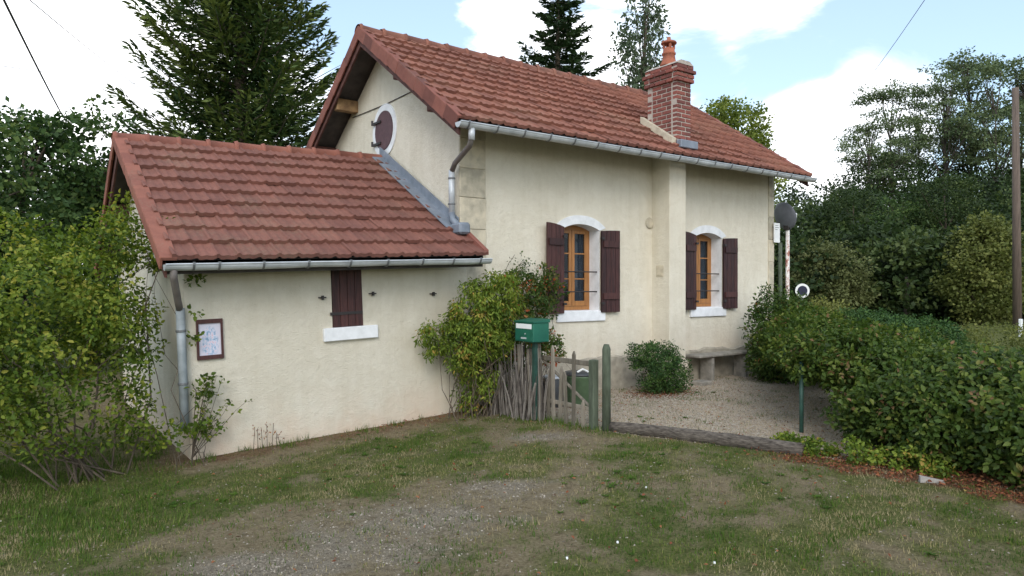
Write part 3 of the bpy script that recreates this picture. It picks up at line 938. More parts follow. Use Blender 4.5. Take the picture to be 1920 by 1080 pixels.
# roof
rm = MB()
XL, XRr = 4.62, 12.49
slab(rm, XL + .07, XRr - .07, EY + .05, roof_z(EY + .05) - .012, YR, RZ - .012, .05)
slab(rm, XL + .07, XRr - .07, 2 * YR - EY - .05, roof_z(EY + .05) - .012, YR, RZ - .012, .05)
roof = rm.build('roof', M['darkwood'], cottage)
tm, tv, tf = tile_mesh(TW, TE, 'roof_tile', M['tile_far'])
ncol = 38
TWm = (XRr - XL - .06) / ncol
tm, tv, tf = tile_mesh(TWm, (YR - EY) / math.cos(PM) / 11, 'roof_tile', M['tile_far'])
lay_tiles(roof, tm, tv, tf, XL + .04, ncol, 11, EY, EZ, PM, TWm, (YR - EY) / math.cos(PM) / 11, 300, M['tile_far'])
lay_tiles(roof, tm, tv, tf, XL + .04, ncol, 11, 2 * YR - EY, EZ, PM, TWm, (YR - EY) / math.cos(PM) / 11, 0, M['tile_far'], False)
rt = ridge_tile_mesh(.385, .115, M['tile_far'])
nr = 20; L_ = (XRr - XL) / nr
for i in range(nr):
    inst('ridge_tile', rt, roof, (XL + i * L_ - .02, YR, RZ - .015 + random.gauss(0, .004)), Matrix.Rotation(random.gauss(0, .012), 3, 'Y'))


def verges(roofo, xe, side, eY, rY, zf, p, nseg, drop, wid, m, name='verge_tile'):
    """L-shaped verge tiles up both rakes at the end xe; side -1 = the end that faces -X"""
    for fr_ in (1, -1):
        Ls = (rY - eY) / math.cos(p); e = Ls / nseg
        b = MB()
        a_, c2 = (xe - .012, xe + wid) if side < 0 else (xe - wid, xe + .012)
        b.cbox((a_, -.01, .012), (c2, e + .03, .052), .006)
        fa, fb = (xe - .014, xe + .012) if side < 0 else (xe - .012, xe + .014)
        b.cbox((fa, -.008, -drop), (fb, e + .012, .046), .004)
        me = b.mesh(name, (xe, 0, 0)); me.materials.append(m)
        for i in range(nseg):
            R = Matrix.Rotation(p + .035, 3, 'X')
            if fr_ < 0:
                # mirror by turning about Z then keep the skirt on the same end
                b2 = [(v[0], -v[1], v[2]) for v in b.v]
                if i == 0:
                    m2 = MB(); m2.add(b2, [f[::-1] for f in b.f]); me = m2.mesh(name, (xe, 0, 0)); me.materials.append(m)
                R = Matrix.Rotation(-p - .035, 3, 'X')
            y = (eY + math.cos(p) * i * e) if fr_ > 0 else (2 * rY - eY - math.cos(p) * i * e)
            z = zf(eY) + math.sin(p) * i * e
            inst(name, me, roofo, (xe, y, z + random.gauss(0, .003)), R @ Matrix.Rotation(random.gauss(0, .006), 3, 'Z'))


verges(roof, XL, -1, EY, YR, roof_z, PM, 11, .13, .12, M['verge_dark'])
verges(roof, XRr, 1, EY, YR, roof_z, PM, 11, .10, .12, M['verge_dark'])
# barge boards, purlins and rafter tails
for s in (1, -1):
    for xe in (XL + .03, XRr - .06):
        b = MB(); ya, yb = (EY + .03, YR) if s > 0 else (2 * YR - EY - .03, YR)
        b.prism([(ya, roof_z(ya) - .05), (yb, RZ - .05), (yb, RZ - .25), (ya, roof_z(ya) - .21)], 0, xe, xe + .03)
        b.build('barge_board', M['purlin_dark'], roof)
for (y, mm) in ((9.33, 'purlin_dark'), (11.57, 'purlin'), (8.32, 'purlin_dark'), (12.56, 'purlin_dark'), (10.44, 'purlin_dark')):
    b = MB(); z = roof_z(y) - .08
    b.cbox((XL + .08, y - .075, z - .20), (X0 + .02, y + .075, z), .01); b.build('purlin', M[mm], roof)
for i in range(16):
    b = MB(); x = X0 + .25 + i * .47
    if 8.75 < x < 9.35: continue
    y0, y1 = EY + .07, YF
    b.prism([(y0, roof_z(y0) - .064), (y1, roof_z(y1) - .064), (y1, roof_z(y1) - .15), (y0, roof_z(y0) - .13)], 0, x, x + .065)
    b.build('rafter_tail', M['darkwood'], roof)


def gutter(parent, xa, xb, y, z, r, za=None):
    g = MB(); n = 9; xs_ = np.linspace(xa, xb, 14)
    vs = []
    for x in xs_:
        dz = random.gauss(0, .004)
        for k in range(n):
            a = math.pi * (1 + k / (n - 1))
            vs.append((float(x), y + r * math.cos(a), z + dz + r * math.sin(a)))
        for k in range(n):
            a = math.pi * (2 - k / (n - 1))
            vs.append((float(x), y + (r - .006) * math.cos(a), z + dz + (r - .006) * math.sin(a)))
    q = 2 * n
    fs = [(i * q + k, i * q + (k + 1) % q, (i + 1) * q + (k + 1) % q, (i + 1) * q + k) for i in range(len(xs_) - 1) for k in range(q)]
    g.add(vs, fs)
    g.tube([(xa, y - r, z), (xb, y - r, z)], .010, 6)
    for x in (xa, xb):
        g.prism([(y + r * math.cos(math.pi * (1 + k / 8)), z + r * math.sin(math.pi * (1 + k / 8))) for k in range(9)], 0, x - .004, x + .004)
    o = g.build('gutter', M['zinc'], parent)
    return o


def straps(go, xs_, y, z, r):
    b = MB(); n = 9
    out = [(y + (r + .007) * math.cos(math.pi * (1 + k / (n - 1))), z + (r + .007) * math.sin(math.pi * (1 + k / (n - 1)))) for k in range(n)]
    inn = [(y + (r + .001) * math.cos(math.pi * (1 + k / (n - 1))), z + (r + .001) * math.sin(math.pi * (1 + k / (n - 1)))) for k in range(n)]
    b.ribbon(out, inn, 0, -.011, .011); b.box((-.011, y - r - .016, z - .01), (.011, y - r + .01, z + .02)); b.box((-.011, y + r - .01, z - .008), (.011, y + r + .07, z - .001))
    me = b.mesh('gutter_bracket', (0, y, z)); me.materials.append(M['zinc_strap'])
    for x in xs_:
        inst('gutter_bracket', me, go, (x, y, z))


gz_m = EZ - .045
go = gutter(cottage, XL - .02, XRr + .03, EY - .045, gz_m, .068)
straps(go, [XL + .10 + i * .435 for i in range(18)], EY - .045, gz_m, .068)
# main downpipe with its swan neck, ending on the annex flashing
dp = MB(); xg = 4.80
dp.tube([(xg, EY - .04, gz_m - .05), (xg, EY - .04, gz_m - .20)], .042, 10)
dpo = dp.build('downpipe', M['zinc'], cottage, True)
sn = MB(); sn.tube([(xg, EY - .04, gz_m - .18), (xg + .03, EY + .06, gz_m - .26), (X0 - .10, YF - .04, gz_m - .38), (X0 - .09, YF + .06, gz_m - .48)], .036, 10); sn.build('swan_neck', M['pipe_brown'], dpo, True)
lo = MB(); lo.tube([(X0 - .09, YF + .06, gz_m - .46), (X0 - .09, YF + .06, 2.62)], .042, 10); lo.build('lower_pipe', M['zinc'], dpo, True)
el = MB(); el.tube([(X0 - .09, YF + .06, 2.64), (X0 - .09, YF + .03, 2.55), (X0 - .09, YF - .12, 2.44)], .045, 8); el.build('pipe_shoe', M['lead'], dpo, True)
for zz in (3.1, 2.75):
    cl = MB(); cl.lathe([(.047, 0), (.05, .004), (.05, .022), (.047, .026)], (X0 - .09, YF + .06, zz), 12); cl.build('pipe_collar', M['zinc_strap'], dpo)

# chimney stack, brick by brick
cx0, cx1, cy0, cy1 = 9.03, 9.39, 7.76, 8.42
zt = 5.09
core = MB(); core.box((cx0 + .010, cy0 + .010, roof_z(cy0) - .1), (cx1 - .010, cy1 - .010, zt))
core.box((cx0 - .02, cy0 - .02, zt), (cx1 + .02, cy1 + .02, zt + .185))
chim = core.build('chimney', M['mortar'], cottage)
ch = .0735
k = 0; z = roof_z(cy0) - .06
bme = {}


def brick_at(a, b):
    sz = tuple(round(b[i] - a[i], 3) for i in range(3))
    if sz not in bme:
        m_ = MB(); m_.cbox((0, 0, 0), sz, .005); me_ = m_.mesh('brick'); me_.materials.append(M['brick']); bme[sz] = me_
    inst('brick', bme[sz], chim, (a[0] + random.gauss(0, .0015), a[1] + random.gauss(0, .0015), a[2]))


while z < zt + .19:
    corb = 0
    if z + ch > zt + .0:
        corb = .04 if z < zt + .05 else (.065 if z < zt + .13 else .03)
    a0_, a1_, b0_, b1_ = cx0 - corb, cx1 + corb, cy0 - corb, cy1 + corb
    j = .018
    h = ch - j
    ks = k % 2
    # the two faces that run along X, then the two along Y
    for (y0, y1, x0_, x1_) in ((b0_, b0_ + .10, a0_, a1_), (b1_ - .10, b1_, a0_, a1_)):
        cuts = [x0_, x0_ + (x1_ - x0_) * (.62 if ks else .34), x1_]
        for q in range(len(cuts) - 1):
            brick_at((cuts[q] + j / 2, y0, z), (cuts[q + 1] - j / 2, y1, z + h))
    for (x0_, x1_) in ((a0_, a0_ + .10), (a1_ - .10, a1_)):
        y0, y1 = b0_ + .10 + j, b1_ - .10 - j
        seg = (y1 - y0)
        cuts = [y0, y0 + seg / 2, y1] if ks else [y0, y0 + seg * .26, y0 + seg * .76, y1]
        for q in range(len(cuts) - 1):
            brick_at((x0_, cuts[q] + j / 2, z), (x1_, cuts[q + 1] - j / 2, z + h))
    z += ch; k += 1
ztop = z - ch + ch
cap = MB(); cap.prism([(cx0 - .03, ztop - .01), (cx1 + .03, ztop - .01), (cx1 - .07, ztop + .055), (cx0 + .07, ztop + .055)], 1, cy0 - .03, cy1 + .03); cap.build('chimney_cap', M['mortar'], chim)
pc = ((cx0 + cx1) / 2, (cy0 + cy1) / 2, ztop + .04)
pt = MB(); pt.lathe([(.155, 0), (.15, .03), (.115, .10), (.10, .19), (.115, .20), (.118, .225), (.10, .24), (.095, .31), (.06, .31)], pc, 20); pt.build('chimney_pot', M['pot'], chim, True)
for q in range(4):
    an = math.pi / 4 + q * math.pi / 2 + .2
    lg = MB(); lg.cbox((pc[0] + .085 * math.cos(an) - .018, pc[1] + .085 * math.sin(an) - .018, pc[2] + .30), (pc[0] + .085 * math.cos(an) + .018, pc[1] + .085 * math.sin(an) + .018, pc[2] + .40), .004); lg.build('pot_post', M['pot'], chim)
pcap = MB(); pcap.lathe([(.13, .385), (.135, .40), (.12, .42), (.07, .44), (.035, .455), (.03, .50), (.0, .51)], pc, 20); pcap.build('pot_cowl', M['pot'], chim, True)
fi = MB(); fi.prism([(cy0 + .02, roof_z(cy0) + .05), (cy1 + .06, roof_z(cy1 + .06) + .05), (cy1 + .06, roof_z(cy1 + .06) + .16), (cy0 + .02, roof_z(cy0) + .17)], 0, cx0 - .10, cx0 - .002)
fi.build('side_fillet', M['fillet'], chim)
zf = MB(); zf.cbox((cx0 - .02, cy0 - .11, roof_z(cy0) + .00), (cx1 + .05, cy0 - .002, roof_z(cy0) + .13), .01); zf.build('zinc_apron', M['lead'], chim)

# ------------------------------------------------------------------ annex (settled a little: the whole block leans)
PIV = Vector((X0, 0, 2.0)); TILT = math.radians(-2.1)
RT = Matrix.Rotation(TILT, 3, 'Y')


def settled(name, base, label, cat):
    o = empty(name, PIV + RT @ (Vector(base) - PIV), label, cat)
    o.rotation_euler = (0, TILT, 0)
    o['_base'] = tuple(base)
    return o


AYW, AEY, ARZ, AEZ = 8.0, 7.555, 3.70, 2.03
AP = math.atan((ARZ - AEZ) / (YR - AEY)); AL, AR = 1.285, 5.115


def az(y):
    return ARZ - math.tan(AP) * abs(YR - y)


annex = settled('annex', (3.3, AYW, -.1), 'low cream annex with red tiled roof built against the gable of the cottage', 'outbuilding')
ax0, ax1 = 1.57, X0 + .004
wtop = az(AYW) - .08
b = MB()
wall_face(ax0 + .25, ax1, -.6, wtop, AYW, .25, [(3.18, 3.57, 1.2, wtop - .02)], M['wall_annex'], annex)
b.box((ax0 + .25, 2 * YR - AYW - .25, -.6), (ax1, 2 * YR - AYW, wtop))
b.build('wall', M['wall_annex'], annex)
g = MB(); g.prism([(AYW, -.6), (2 * YR - AYW, -.6), (2 * YR - AYW, wtop), (YR, ARZ - .1), (AYW, wtop)], 0, ax0, ax0 + .25); g.build('gable_wall', M['wall_annex'], annex)
# its shutter, hinges, catches and sill
wn = MB(); wn.box((3.165, AYW + .02, 1.2), (3.585, AYW + .05, 2.2)); wno = wn.build('window', M['shutter'], annex)
for q in range(4):
    x = 3.185 + q * .0955
    pk = MB(); pk.cbox((x + .002, AYW - .012, 1.225), (x + .0935, AYW + .02, 2.12), .003); pk.build('plank', M['shutter'], wno)
for zz in (1.37, 1.99):
    h = MB(); h.box((3.15, AYW - .022, zz), (3.56, AYW - .012, zz + .035)); h.build('hinge', M['iron'], wno)
sl = MB(); sl.cbox((3.055, AYW - .05, 1.065), (3.745, AYW + .03, 1.222), .008); sl.build('sill', M['white_paint'], wno)
for (x, zz) in ((3.06, 1.58), (3.70, 1.60), (4.55, 1.56)):
    h = MB(); h.box((x - .045, AYW - .03, zz), (x + .045, AYW, zz + .014)); h.box((x - .01, AYW - .045, zz - .02), (x + .012, AYW - .01, zz + .03)); h.build('shutter_catch', M['iron'], annex)
rm = MB()
slab(rm, AL + .05, AR - .02, AEY + .05, az(AEY + .05) - .012, YR, ARZ - .012, .05)
slab(rm, AL + .05, AR - .02, 2 * YR - AEY - .05, az(AEY + .05) - .012, YR, ARZ - .012, .05)
aroof = rm.build('roof', M['darkwood'], annex)
ncol = 18; AWc = (AR - AL - .10) / ncol; AEx = (YR - AEY) / math.cos(AP) / 10
tm2, tv2, tf2 = tile_mesh(AWc, AEx, 'roof_tile', M['tile'])
lay_tiles(aroof, tm2, tv2, tf2, AL + .09, ncol, 10, AEY, AEZ, AP, AWc, AEx, 300, M['tile'])
lay_tiles(aroof, tm2, tv2, tf2, AL + .06, ncol, 10, 2 * YR - AEY, AEZ, AP, AWc, AEx, 0, M['tile'], False)
rt2 = ridge_tile_mesh(.375, .11, M['verge'])
for i in range(10):
    inst('ridge_tile', rt2, aroof, (AL - .02 + i * .377, YR, ARZ - .02 + random.gauss(0, .004)), Matrix.Rotation(random.gauss(0, .015), 3, 'Y'))
verges(aroof, AL, -1, AEY, YR, az, AP, 10, .085, .145, M['verge'])
for s in (1, -1):
    b = MB(); ya = AEY + .03 if s > 0 else 2 * YR - AEY - .03
    b.prism([(ya, az(ya) - .05), (YR, ARZ - .05), (YR, ARZ - .22), (ya, az(ya) - .18)], 0, AL + .03, AL + .055); b.build('barge_board', M['purlin_dark'], aroof)
for y in (8.1, 9.3, 10.44, 11.58):
    b = MB(); b.cbox((AL + .06, y - .06, az(y) - .24), (ax0 + .02, y + .06, az(y) - .08), .008); b.build('purlin', M['purlin_dark'], aroof)
# verge at the free lower corner, then stepped lead flashing up the gable
b = MB(); b.prism([(AEY, az(AEY) + .02), (YF - .03, az(YF) + .02), (YF - .03, az(YF) + .085), (AEY, az(AEY) + .085)], 0, AR - .03, AR + .035); b.build('corner_verge', M['verge_dark'], aroof)
b = MB(); y0, y1 = YF - .02, YR + .02
b.prism([(y0, az(y0) + .05), (y1, az(y1) + .05), (y1, az(y1) + .21), (y0, az(y0) + .21)], 0, X0 - .025, X0 - .004)
b.prism([(y0, az(y0) + .075), (y1, az(y1) + .075), (y1, az(y1) + .090), (y0, az(y0) + .090)], 0, X0 - .21, X0 - .024)
b.build('flashing', M['lead'], aroof)
b = MB(); b.cbox((X0 - .13, YF - .24, az(YF - .12) + .03), (X0 + .05, YF + .02, az(YF) + .12), .03); b.build('lead_saddle', M['lead'], aroof)
ag = gutter(annex, AL + .02, AR + .01, AEY - .05, AEZ - .035, .062)
straps(ag, [1.56, 1.80, 2.24, 2.72, 3.20, 3.66, 4.12, 4.55, 4.95], AEY - .05, AEZ - .035, .062)
# brown fascia behind the gutter
b = MB(); b.box((AL + .05, AEY + .05, AEZ - .13), (AR - .03, AEY + .075, AEZ + .005)); b.build('fascia', M['darkwood'], aroof)
d_ = MB(); d_.tube([(AL + .10, AEY - .05, AEZ - .08), (AL + .10, AEY - .04, AEZ - .17), (AL + .20, AYW - .12, AEZ - .42), (ax0 - .06, AYW - .07, AEZ - .52)], .036, 10)
ado = d_.build('downpipe', M['pipe_brown'], annex, True)
d2 = MB(); d2.tube([(ax0 - .06, AYW - .07, AEZ - .48), (ax0 - .06, AYW - .07, .28)], .045, 10); d2.build('lower_pipe', M['plastic'], ado, True)
for zz in (1.3, .75):
    cl = MB(); cl.lathe([(.049, 0), (.053, .004), (.053, .022), (.049, .026)], (ax0 - .06, AYW - .07, zz), 12); cl.build('pipe_collar', M['zinc_strap'], ado)
tag_p = settled('framed_notice', (1.80, AYW, 1.0), 'faded illustrated notice in a dark red wooden frame, on the annex wall', 'notice')
b = MB(); x0, x1, z0, z1 = 1.668, 1.935, .985, 1.415
b.box((x0, AYW - .03, z0), (x0 + .022, AYW, z1)); b.box((x1 - .022, AYW - .03, z0), (x1, AYW, z1)); b.box((x0 + .022, AYW - .03, z0), (x1 - .022, AYW, z0 + .045)); b.box((x0 + .022, AYW - .03, z1 - .045), (x1 - .022, AYW, z1))
b.build('frame', M['shutter'], tag_p)
b = MB(); b.box((x0 + .02, AYW - .014, z0 + .04), (x1 - .02, AYW - .002, z1 - .04)); b.build('printed_sheet', M['print'], tag_p)

# ------------------------------------------------------------------ dish, plate, signs
gp = float(zg(12.62, 8.5))
dh = empty('satellite_dish', (12.92, 8.22, gp), 'grey satellite dish on a white pole with peeling red paint, beyond the cottage corner', 'satellite dish')
b = MB(); b.tube([(12.92, 8.22, gp - .2), (12.92, 8.22, 2.86)], .038, 10); b.build('pole', M['pole'], dh, True)
b = MB()
nd = Vector((.80, -.10, .28)).normalized(); ua = nd.cross(Vector((0, 0, 1))).normalized(); ub = ua.cross(nd)
cd = Vector((12.82, 8.22, 3.06))
rings = 6; seg = 24; vs = [cd - nd * .07]
for side in (0, 1):
    for i in range(1, rings + 1):
        for k in range(seg):
            a = 2 * math.pi * k / seg; rr = .285 * i / rings
            vs.append(cd + ua * math.cos(a) * rr * .93 + ub * math.sin(a) * rr + nd * (-.07 + .075 * (i / rings) ** 2 + side * .008))
vs.append(cd - nd * .062)
fs = []
for side in (0, 1):
    o_ = 1 + side * rings * seg; apex = 0 if side == 0 else len(vs) - 1
    for k in range(seg):
        fs.append((apex, o_ + k, o_ + (k + 1) % seg))
        for i in range(rings - 1):
            fs.append((o_ + i * seg + k, o_ + (i + 1) * seg + k, o_ + (i + 1) * seg + (k + 1) % seg, o_ + i * seg + (k + 1) % seg))
for k in range(seg):
    p = 1 + (rings - 1) * seg; q = p + rings * seg
    fs.append((p + k, q + k, q + (k + 1) % seg, p + (k + 1) % seg))
b.add(vs, fs); b.build('reflector', M['dish'], dh, True)
tip = cd + nd * .30 - ub * .06
b = MB(); b.tube([cd - ub * .27, tip - ub * .05 + Vector((0, 0, -.03))], .009, 6); b.build('feed_arm', M['iron'], dh)
b = MB(); b.tube([tip - nd * .04, tip + nd * .04], .024, 10); b.box(tuple(tip - Vector((.02, .02, .06))), tuple(tip + Vector((.03, .02, .0)))); b.build('receiver', M['label'], dh)
b = MB(); b.cbox((12.85, 8.16, 2.78), (12.96, 8.28, 2.95), .01); b.build('mount', M['iron'], dh)

pk = empty('wall_plate', (12.36, 8.12, 2.5), 'small white rectangular board fixed to the far corner of the cottage', 'sign')
b = MB(); b.cbox((12.27, 8.09, 2.50), (12.455, 8.115, 2.885), .004); b.build('board', M['label'], pk)
b = MB()
for i, zz in enumerate((2.83, 2.79, 2.75)):
    b.box((12.30, 8.087, zz), (12.30 + (.10, .12, .07)[i], 8.0895, zz + .010))
b.build('lettering', M['zinc_strap'], pk)
b = MB(); b.box((12.29, 8.1155, 2.55), (12.33, 8.16, 2.60)); b.box((12.29, 8.1155, 2.78), (12.33, 8.16, 2.83)); b.build('bracket', M['iron'], pk)

rs = P(1503, 545, 16.0); rgz = float(zg(rs[0], rs[1]))
ro = empty('round_sign', (rs[0], rs[1], rgz), 'small round navy sign with white rim rising behind the clipped shrub', 'sign')
b = MB(); b.tube([(rs[0], rs[1], rgz - .2), (rs[0], rs[1], rs[2] + .1)], .025, 8); b.build('post', M['zinc_strap'], ro)
fw = Vector((-CA, -CB, 0)); rt_ = Vector((CB, -CA, 0)); cc = Vector(rs) + fw * .035


def disc(mb, c, r, th, n=28):
    vs = [c + rt_ * math.cos(2 * math.pi * k / n) * r + Vector((0, 0, 1)) * math.sin(2 * math.pi * k / n) * r for k in range(n)] 
    vs += [v + fw * th for v in vs]
    mb.add(vs, [tuple(range(n)), tuple(range(n, 2 * n))[::-1]] + [(k, (k + 1) % n, n + (k + 1) % n, n + k) for k in range(n)])


b = MB(); disc(b, cc, .162, .012); b.build('rim', M['label'], ro)
b = MB(); disc(b, cc + fw * .012, .112, .006); b.build('face', M['navy'], ro)
gpst = P(1463, 515, 17.0)
z0 = float(zg(gpst[0], gpst[1]))
b = MB(); b.tube([(gpst[0], gpst[1], z0 - .2), (gpst[0], gpst[1], P(1463, 455, 17)[2])], .045, 8)
tag(b.build('post', M['green_wood'], None, True, (gpst[0], gpst[1], z0)), 'thin grey post standing behind the dish pole', 'post')

# ------------------------------------------------------------------ yard: bench, gate, sticks, mailbox, log
bn = empty('stone_bench', (10.3, 7.93, 0), 'low stone bench against the cottage wall under the right window', 'bench')
b = MB(); b.cbox((9.62, 7.76, .415), (11.12, 8.09, .465), .012); b.build('seat', M['bench'], bn)
for x in (9.98, 10.92):
    b = MB(); b.cbox((x, 7.79, -.05), (x + .075, 8.05, .413), .01); b.build('leg', M['bench'], bn)
b = MB(); b.cbox((9.33, 7.50, -.05), (9.62, 7.72, .07), .015); tag(b.build('stone_block', M['bench'], None, False, (9.47, 7.6, 0)), 'small pale concrete block on the gravel at the foot of the chimney breast', 'block')

gt = empty('gate', (5.52, 6.3, 0), 'weathered wooden picket gate with leaning uneven pickets beside the green post', 'gate')
zz = float(zg(5.52, 6.3))
b = MB(); b.cbox((5.50, 5.95, zz - .1), (5.59, 6.04, .80), .012); b.build('gate_stile', M['green_wood'], gt)
for k, (y, h, ln) in enumerate([(6.13, .30, 0), (6.30, .86, .01), (6.43, .60, -.05), (6.55, .66, .05), (6.67, .90, -.02), (6.78, .62, .06), (6.90, .72, -.04)]):
    m_ = Matrix.Translation((5.505, y, 0)) @ Matrix.Rotation(ln, 4, 'X')
    b = MB(); b.prism([(-.022, -.1), (.022, -.1), (.022, h - .03), (0, h + .02), (-.022, h - .03)], 0, -.012, .012)
    b.v = [tuple(m_ @ Vector(v)) for v in b.v]
    b.build('picket', M['grey_wood'], gt)
for (z0, z1) in ((.72, .78), (.20, .25)):
    b = MB(); b.cbox((5.52, 6.03, z0), (5.55, 6.98, z1), .006); b.build('rail', M['grey_wood'], gt)
b = MB(); b.tube([(5.54, 6.05, .25), (5.54, 6.92, .72)], .018, 6); b.build('brace', M['grey_wood'], gt)
b = MB(); b.tube([(5.60, 5.84, -.15), (5.60, 5.84, .93), (5.60, 5.84, .985)], [.050, .048, .030], 14)
gpo = b.build('gate_post', M['green_wood'], None, True, (5.6, 5.84, 0))
tag(gpo, 'round mossy green wooden post at the end of the log', 'post')

stk = empty('stick_fence', (5.4, 7.1, 0), 'rough fence of upright dry grey sticks between the vine and the gate', 'fence')
for i in range(120):
    y = random.uniform(6.70, 7.72); x = 5.36 + random.gauss(0, .07) - .12 * (y - 7)
    h = random.uniform(.45, .98) * (1.0 if y < 7.3 else .8); lx, ly = random.gauss(0, .07), random.gauss(0, .10)
    r = random.uniform(.005, .013)
    if i % 14 == 0: r = .028
    b = MB(); b.tube([(x, y, -.08), (x + lx * .5 + random.gauss(0, .012), y + ly * .5, h * .5), (x + lx, y + ly, h)], [r, r * .9, r * .5], 5)
    b.build('stick', M['stick'], stk)
for (y, r, h) in ((6.82, .045, .93), (6.98, .05, .86), (7.20, .04, .9)):
    b = MB(); b.tube([(5.40, y, -.1), (5.41, y + .02, h * .5), (5.40, y + .03, h)], [r, r * .9, r * .85], 8); b.build('stake', M['grey_wood'], stk)

mb_ = empty('mailbox', (5.30, 6.98, 0), 'green metal mailbox with a white label, on a green post above the stick fence', 'mailbox')
bx0, bx1, by0, by1, bz0, bz1 = 5.22, 5.47, 6.71, 7.08, .965, 1.20
b = MB(); b.cbox((bx0, by0, bz0), (bx1, by1, bz1), .006); body = b.build('box', M['green_paint'], mb_)
b = MB(); b.prism([(bx0 - .012, bz1 + .002), (bx1 + .006, bz1 + .002), (bx1 + .006, bz1 + .045), (bx0 - .012, bz1 + .016)], 1, by0 - .01, by1 + .01); b.build('lid', M['green_paint'], mb_)
b = MB(); b.cbox((bx0 - .008, by0 + .03, bz1 - .075), (bx0 - .001, by1 - .03, bz1 - .015), .002); b.build('label_plate', M['label'], mb_)
b = MB(); b.cbox((bx0 - .005, by0 + .02, bz0 + .015), (bx0 - .001, by1 - .02, bz1 - .09), .001); dr = b.build('door', M['green_paint'], mb_)
b = MB(); b.tube([(bx0 - .012, by0 + .15, bz0 + .10), (bx0 - .004, by0 + .15, bz0 + .10)], .009, 8); b.build('lock', M['zinc'], dr)
b = MB(); b.box((bx0 - .0062, by0 + .13, bz0 + .035), (bx0 - .0052, by0 + .24, bz0 + .055)); b.build('sticker', M['zinc'], dr)
b = MB(); b.box((bx0 + .10, by0 + .10, -.1), (bx0 + .15, by0 + .15, bz0 - .002)); b.box((bx0 + .05, by0 + .05, bz0 - .012), (bx0 + .2, by0 + .22, bz0 - .003)); b.build('post', M['green_metal'], mb_)

tb = empty('garden_tub', (6.45, 7.25, 0), 'faded green plastic tub with dark lid behind the gate', 'bin')
b = MB(); b.lathe([(.20, 0), (.215, .02), (.225, .40), (.235, .41), (.235, .43), (.21, .43)], (6.45, 7.25, 0), 20); b.build('body', M['tub'], tb, True)
b = MB(); b.lathe([(.24, .432), (.245, .45), (.20, .475), (.05, .485), (.0, .485)], (6.45, 7.25, 0), 20); b.build('lid', M['lid'], tb, True)
b = MB(); b.tube([(6.30, 7.13, .49), (6.36, 7.09, .53), (6.44, 7.07, .49)], .014, 6); b.build('handle', M['label'], tb)
t2 = empty('dark_container', (6.15, 7.45, 0), 'small dark container with a pale rim next to the green tub', 'container')  # second bin beside the tub: plain dark container with a pale rim
b = MB(); b.lathe([(.14, 0), (.15, .02), (.15, .38), (.12, .41)], (6.15, 7.45, 0), 16); b.build('body', M['lid'], t2, True)
b = MB(); b.lathe([(.155, .385), (.16, .40), (.15, .42), (.11, .42)], (6.15, 7.45, 0), 16); b.build('rim', M['zinc'], t2, True)

lg = MB(); pts = []; rr = []
for i in range(15):
    t = i / 14
    pts.append((5.64 + (6.36 - 5.64) * t + .015 * math.sin(t * 4) + random.gauss(0, .004), 5.82 + (3.86 - 5.82) * t, .040 + .008 * math.sin(t * 3) + random.gauss(0, .002))); rr.append(.064 + random.gauss(0, .0025) + .014 * t)
lg.tube(pts, rr, 14); 
lo_ = lg.build('log', M['log'], None, True, (6.0, 4.8, 0)); tag(lo_, 'long weathered log lying as an edging between lawn and gravel yard', 'log')
fp = G(1503, 812)
b = MB(); b.tube([(fp[0], fp[1], -.15), (fp[0], fp[1], .80)], .024, 8)
tag(b.build('fence_post', M['green_metal'], None, True, (fp[0], fp[1], 0)), 'thin green metal post half hidden by the overhanging hedge', 'post')
sp_ = G(1750, 905)
b = MB(); b.add([(sp_[0] - .09, sp_[1] + .06, 0), (sp_[0] + .06, sp_[1] - .07, 0), (sp_[0] + .08, sp_[1] - .03, 0), (sp_[0] - .06, sp_[1] + .09, 0),
                 (sp_[0] - .09, sp_[1] + .06, .05), (sp_[0] + .05, sp_[1] - .06, .025), (sp_[0] + .07, sp_[1] - .03, .02), (sp_[0] - .06, sp_[1] + .085, .055)],
                [(3, 2, 1, 0), (4, 5, 6, 7), (0, 1, 5, 4), (1, 2, 6, 5), (2, 3, 7, 6), (3, 0, 4, 7)])
tag(b.build('stone', M['stone'], None, False, (sp_[0], sp_[1], 0)), 'flat pale stone lying at the foot of the right hedge', 'stone')

# ------------------------------------------------------------------ utility pole, marker, wires
up = P(1908, 640, 21.0); uz = float(zg(up[0], up[1]))
po = empty('utility_pole', (up[0], up[1], uz), 'tall brown wooden utility pole at the right edge of the picture', 'pole')
b = MB(); tp = P(1903, 165, 21.0); b.tube([(up[0], up[1], uz - .3), tuple(tp)], [.125, .09], 12); b.build('shaft', M['pole_wood'], po, True)
b = MB(); b.tube([(tp[0] - .12, tp[1] + .1, tp[2] - .25), (tp[0] + .12, tp[1] - .1, tp[2] - .25)], .02, 6); b.lathe([(.035, 0), (.04, .04), (.02, .08), (.03, .1), (.0, .12)], (tp[0] + .12, tp[1] - .1, tp[2] - .25), 8); b.build('insulator_arm', M['iron'], po)
mk = P(1914, 640, 19.5); mz = float(zg(mk[0], mk[1]))
b = MB(); b.cbox((mk[0] - .05, mk[1] - .04, mz - .1), (mk[0] + .05, mk[1] + .04, P(1914, 598, 19.5)[2]), .01)
tag(b.build('marker_post', M['label'], None, False, (mk[0], mk[1], mz)), 'short white marker post next to the utility pole', 'post')


def wire(pa, pb, r, label, sag=.15, ext=0.0):
    a, b_ = Vector(pa), Vector(pb)
    d = b_ - a; a = a - d * ext
    pts = [a + (b_ - a) * t + Vector((0, 0, -sag * 4 * t * (1 - t))) for t in np.linspace(0, 1, 24)]
    m_ = MB(); m_.tube(pts, r, 5)
    return tag(m_.build('wire', M['wire'], None, True, tuple(pts[0])), label, 'wire', 'overhead wires')


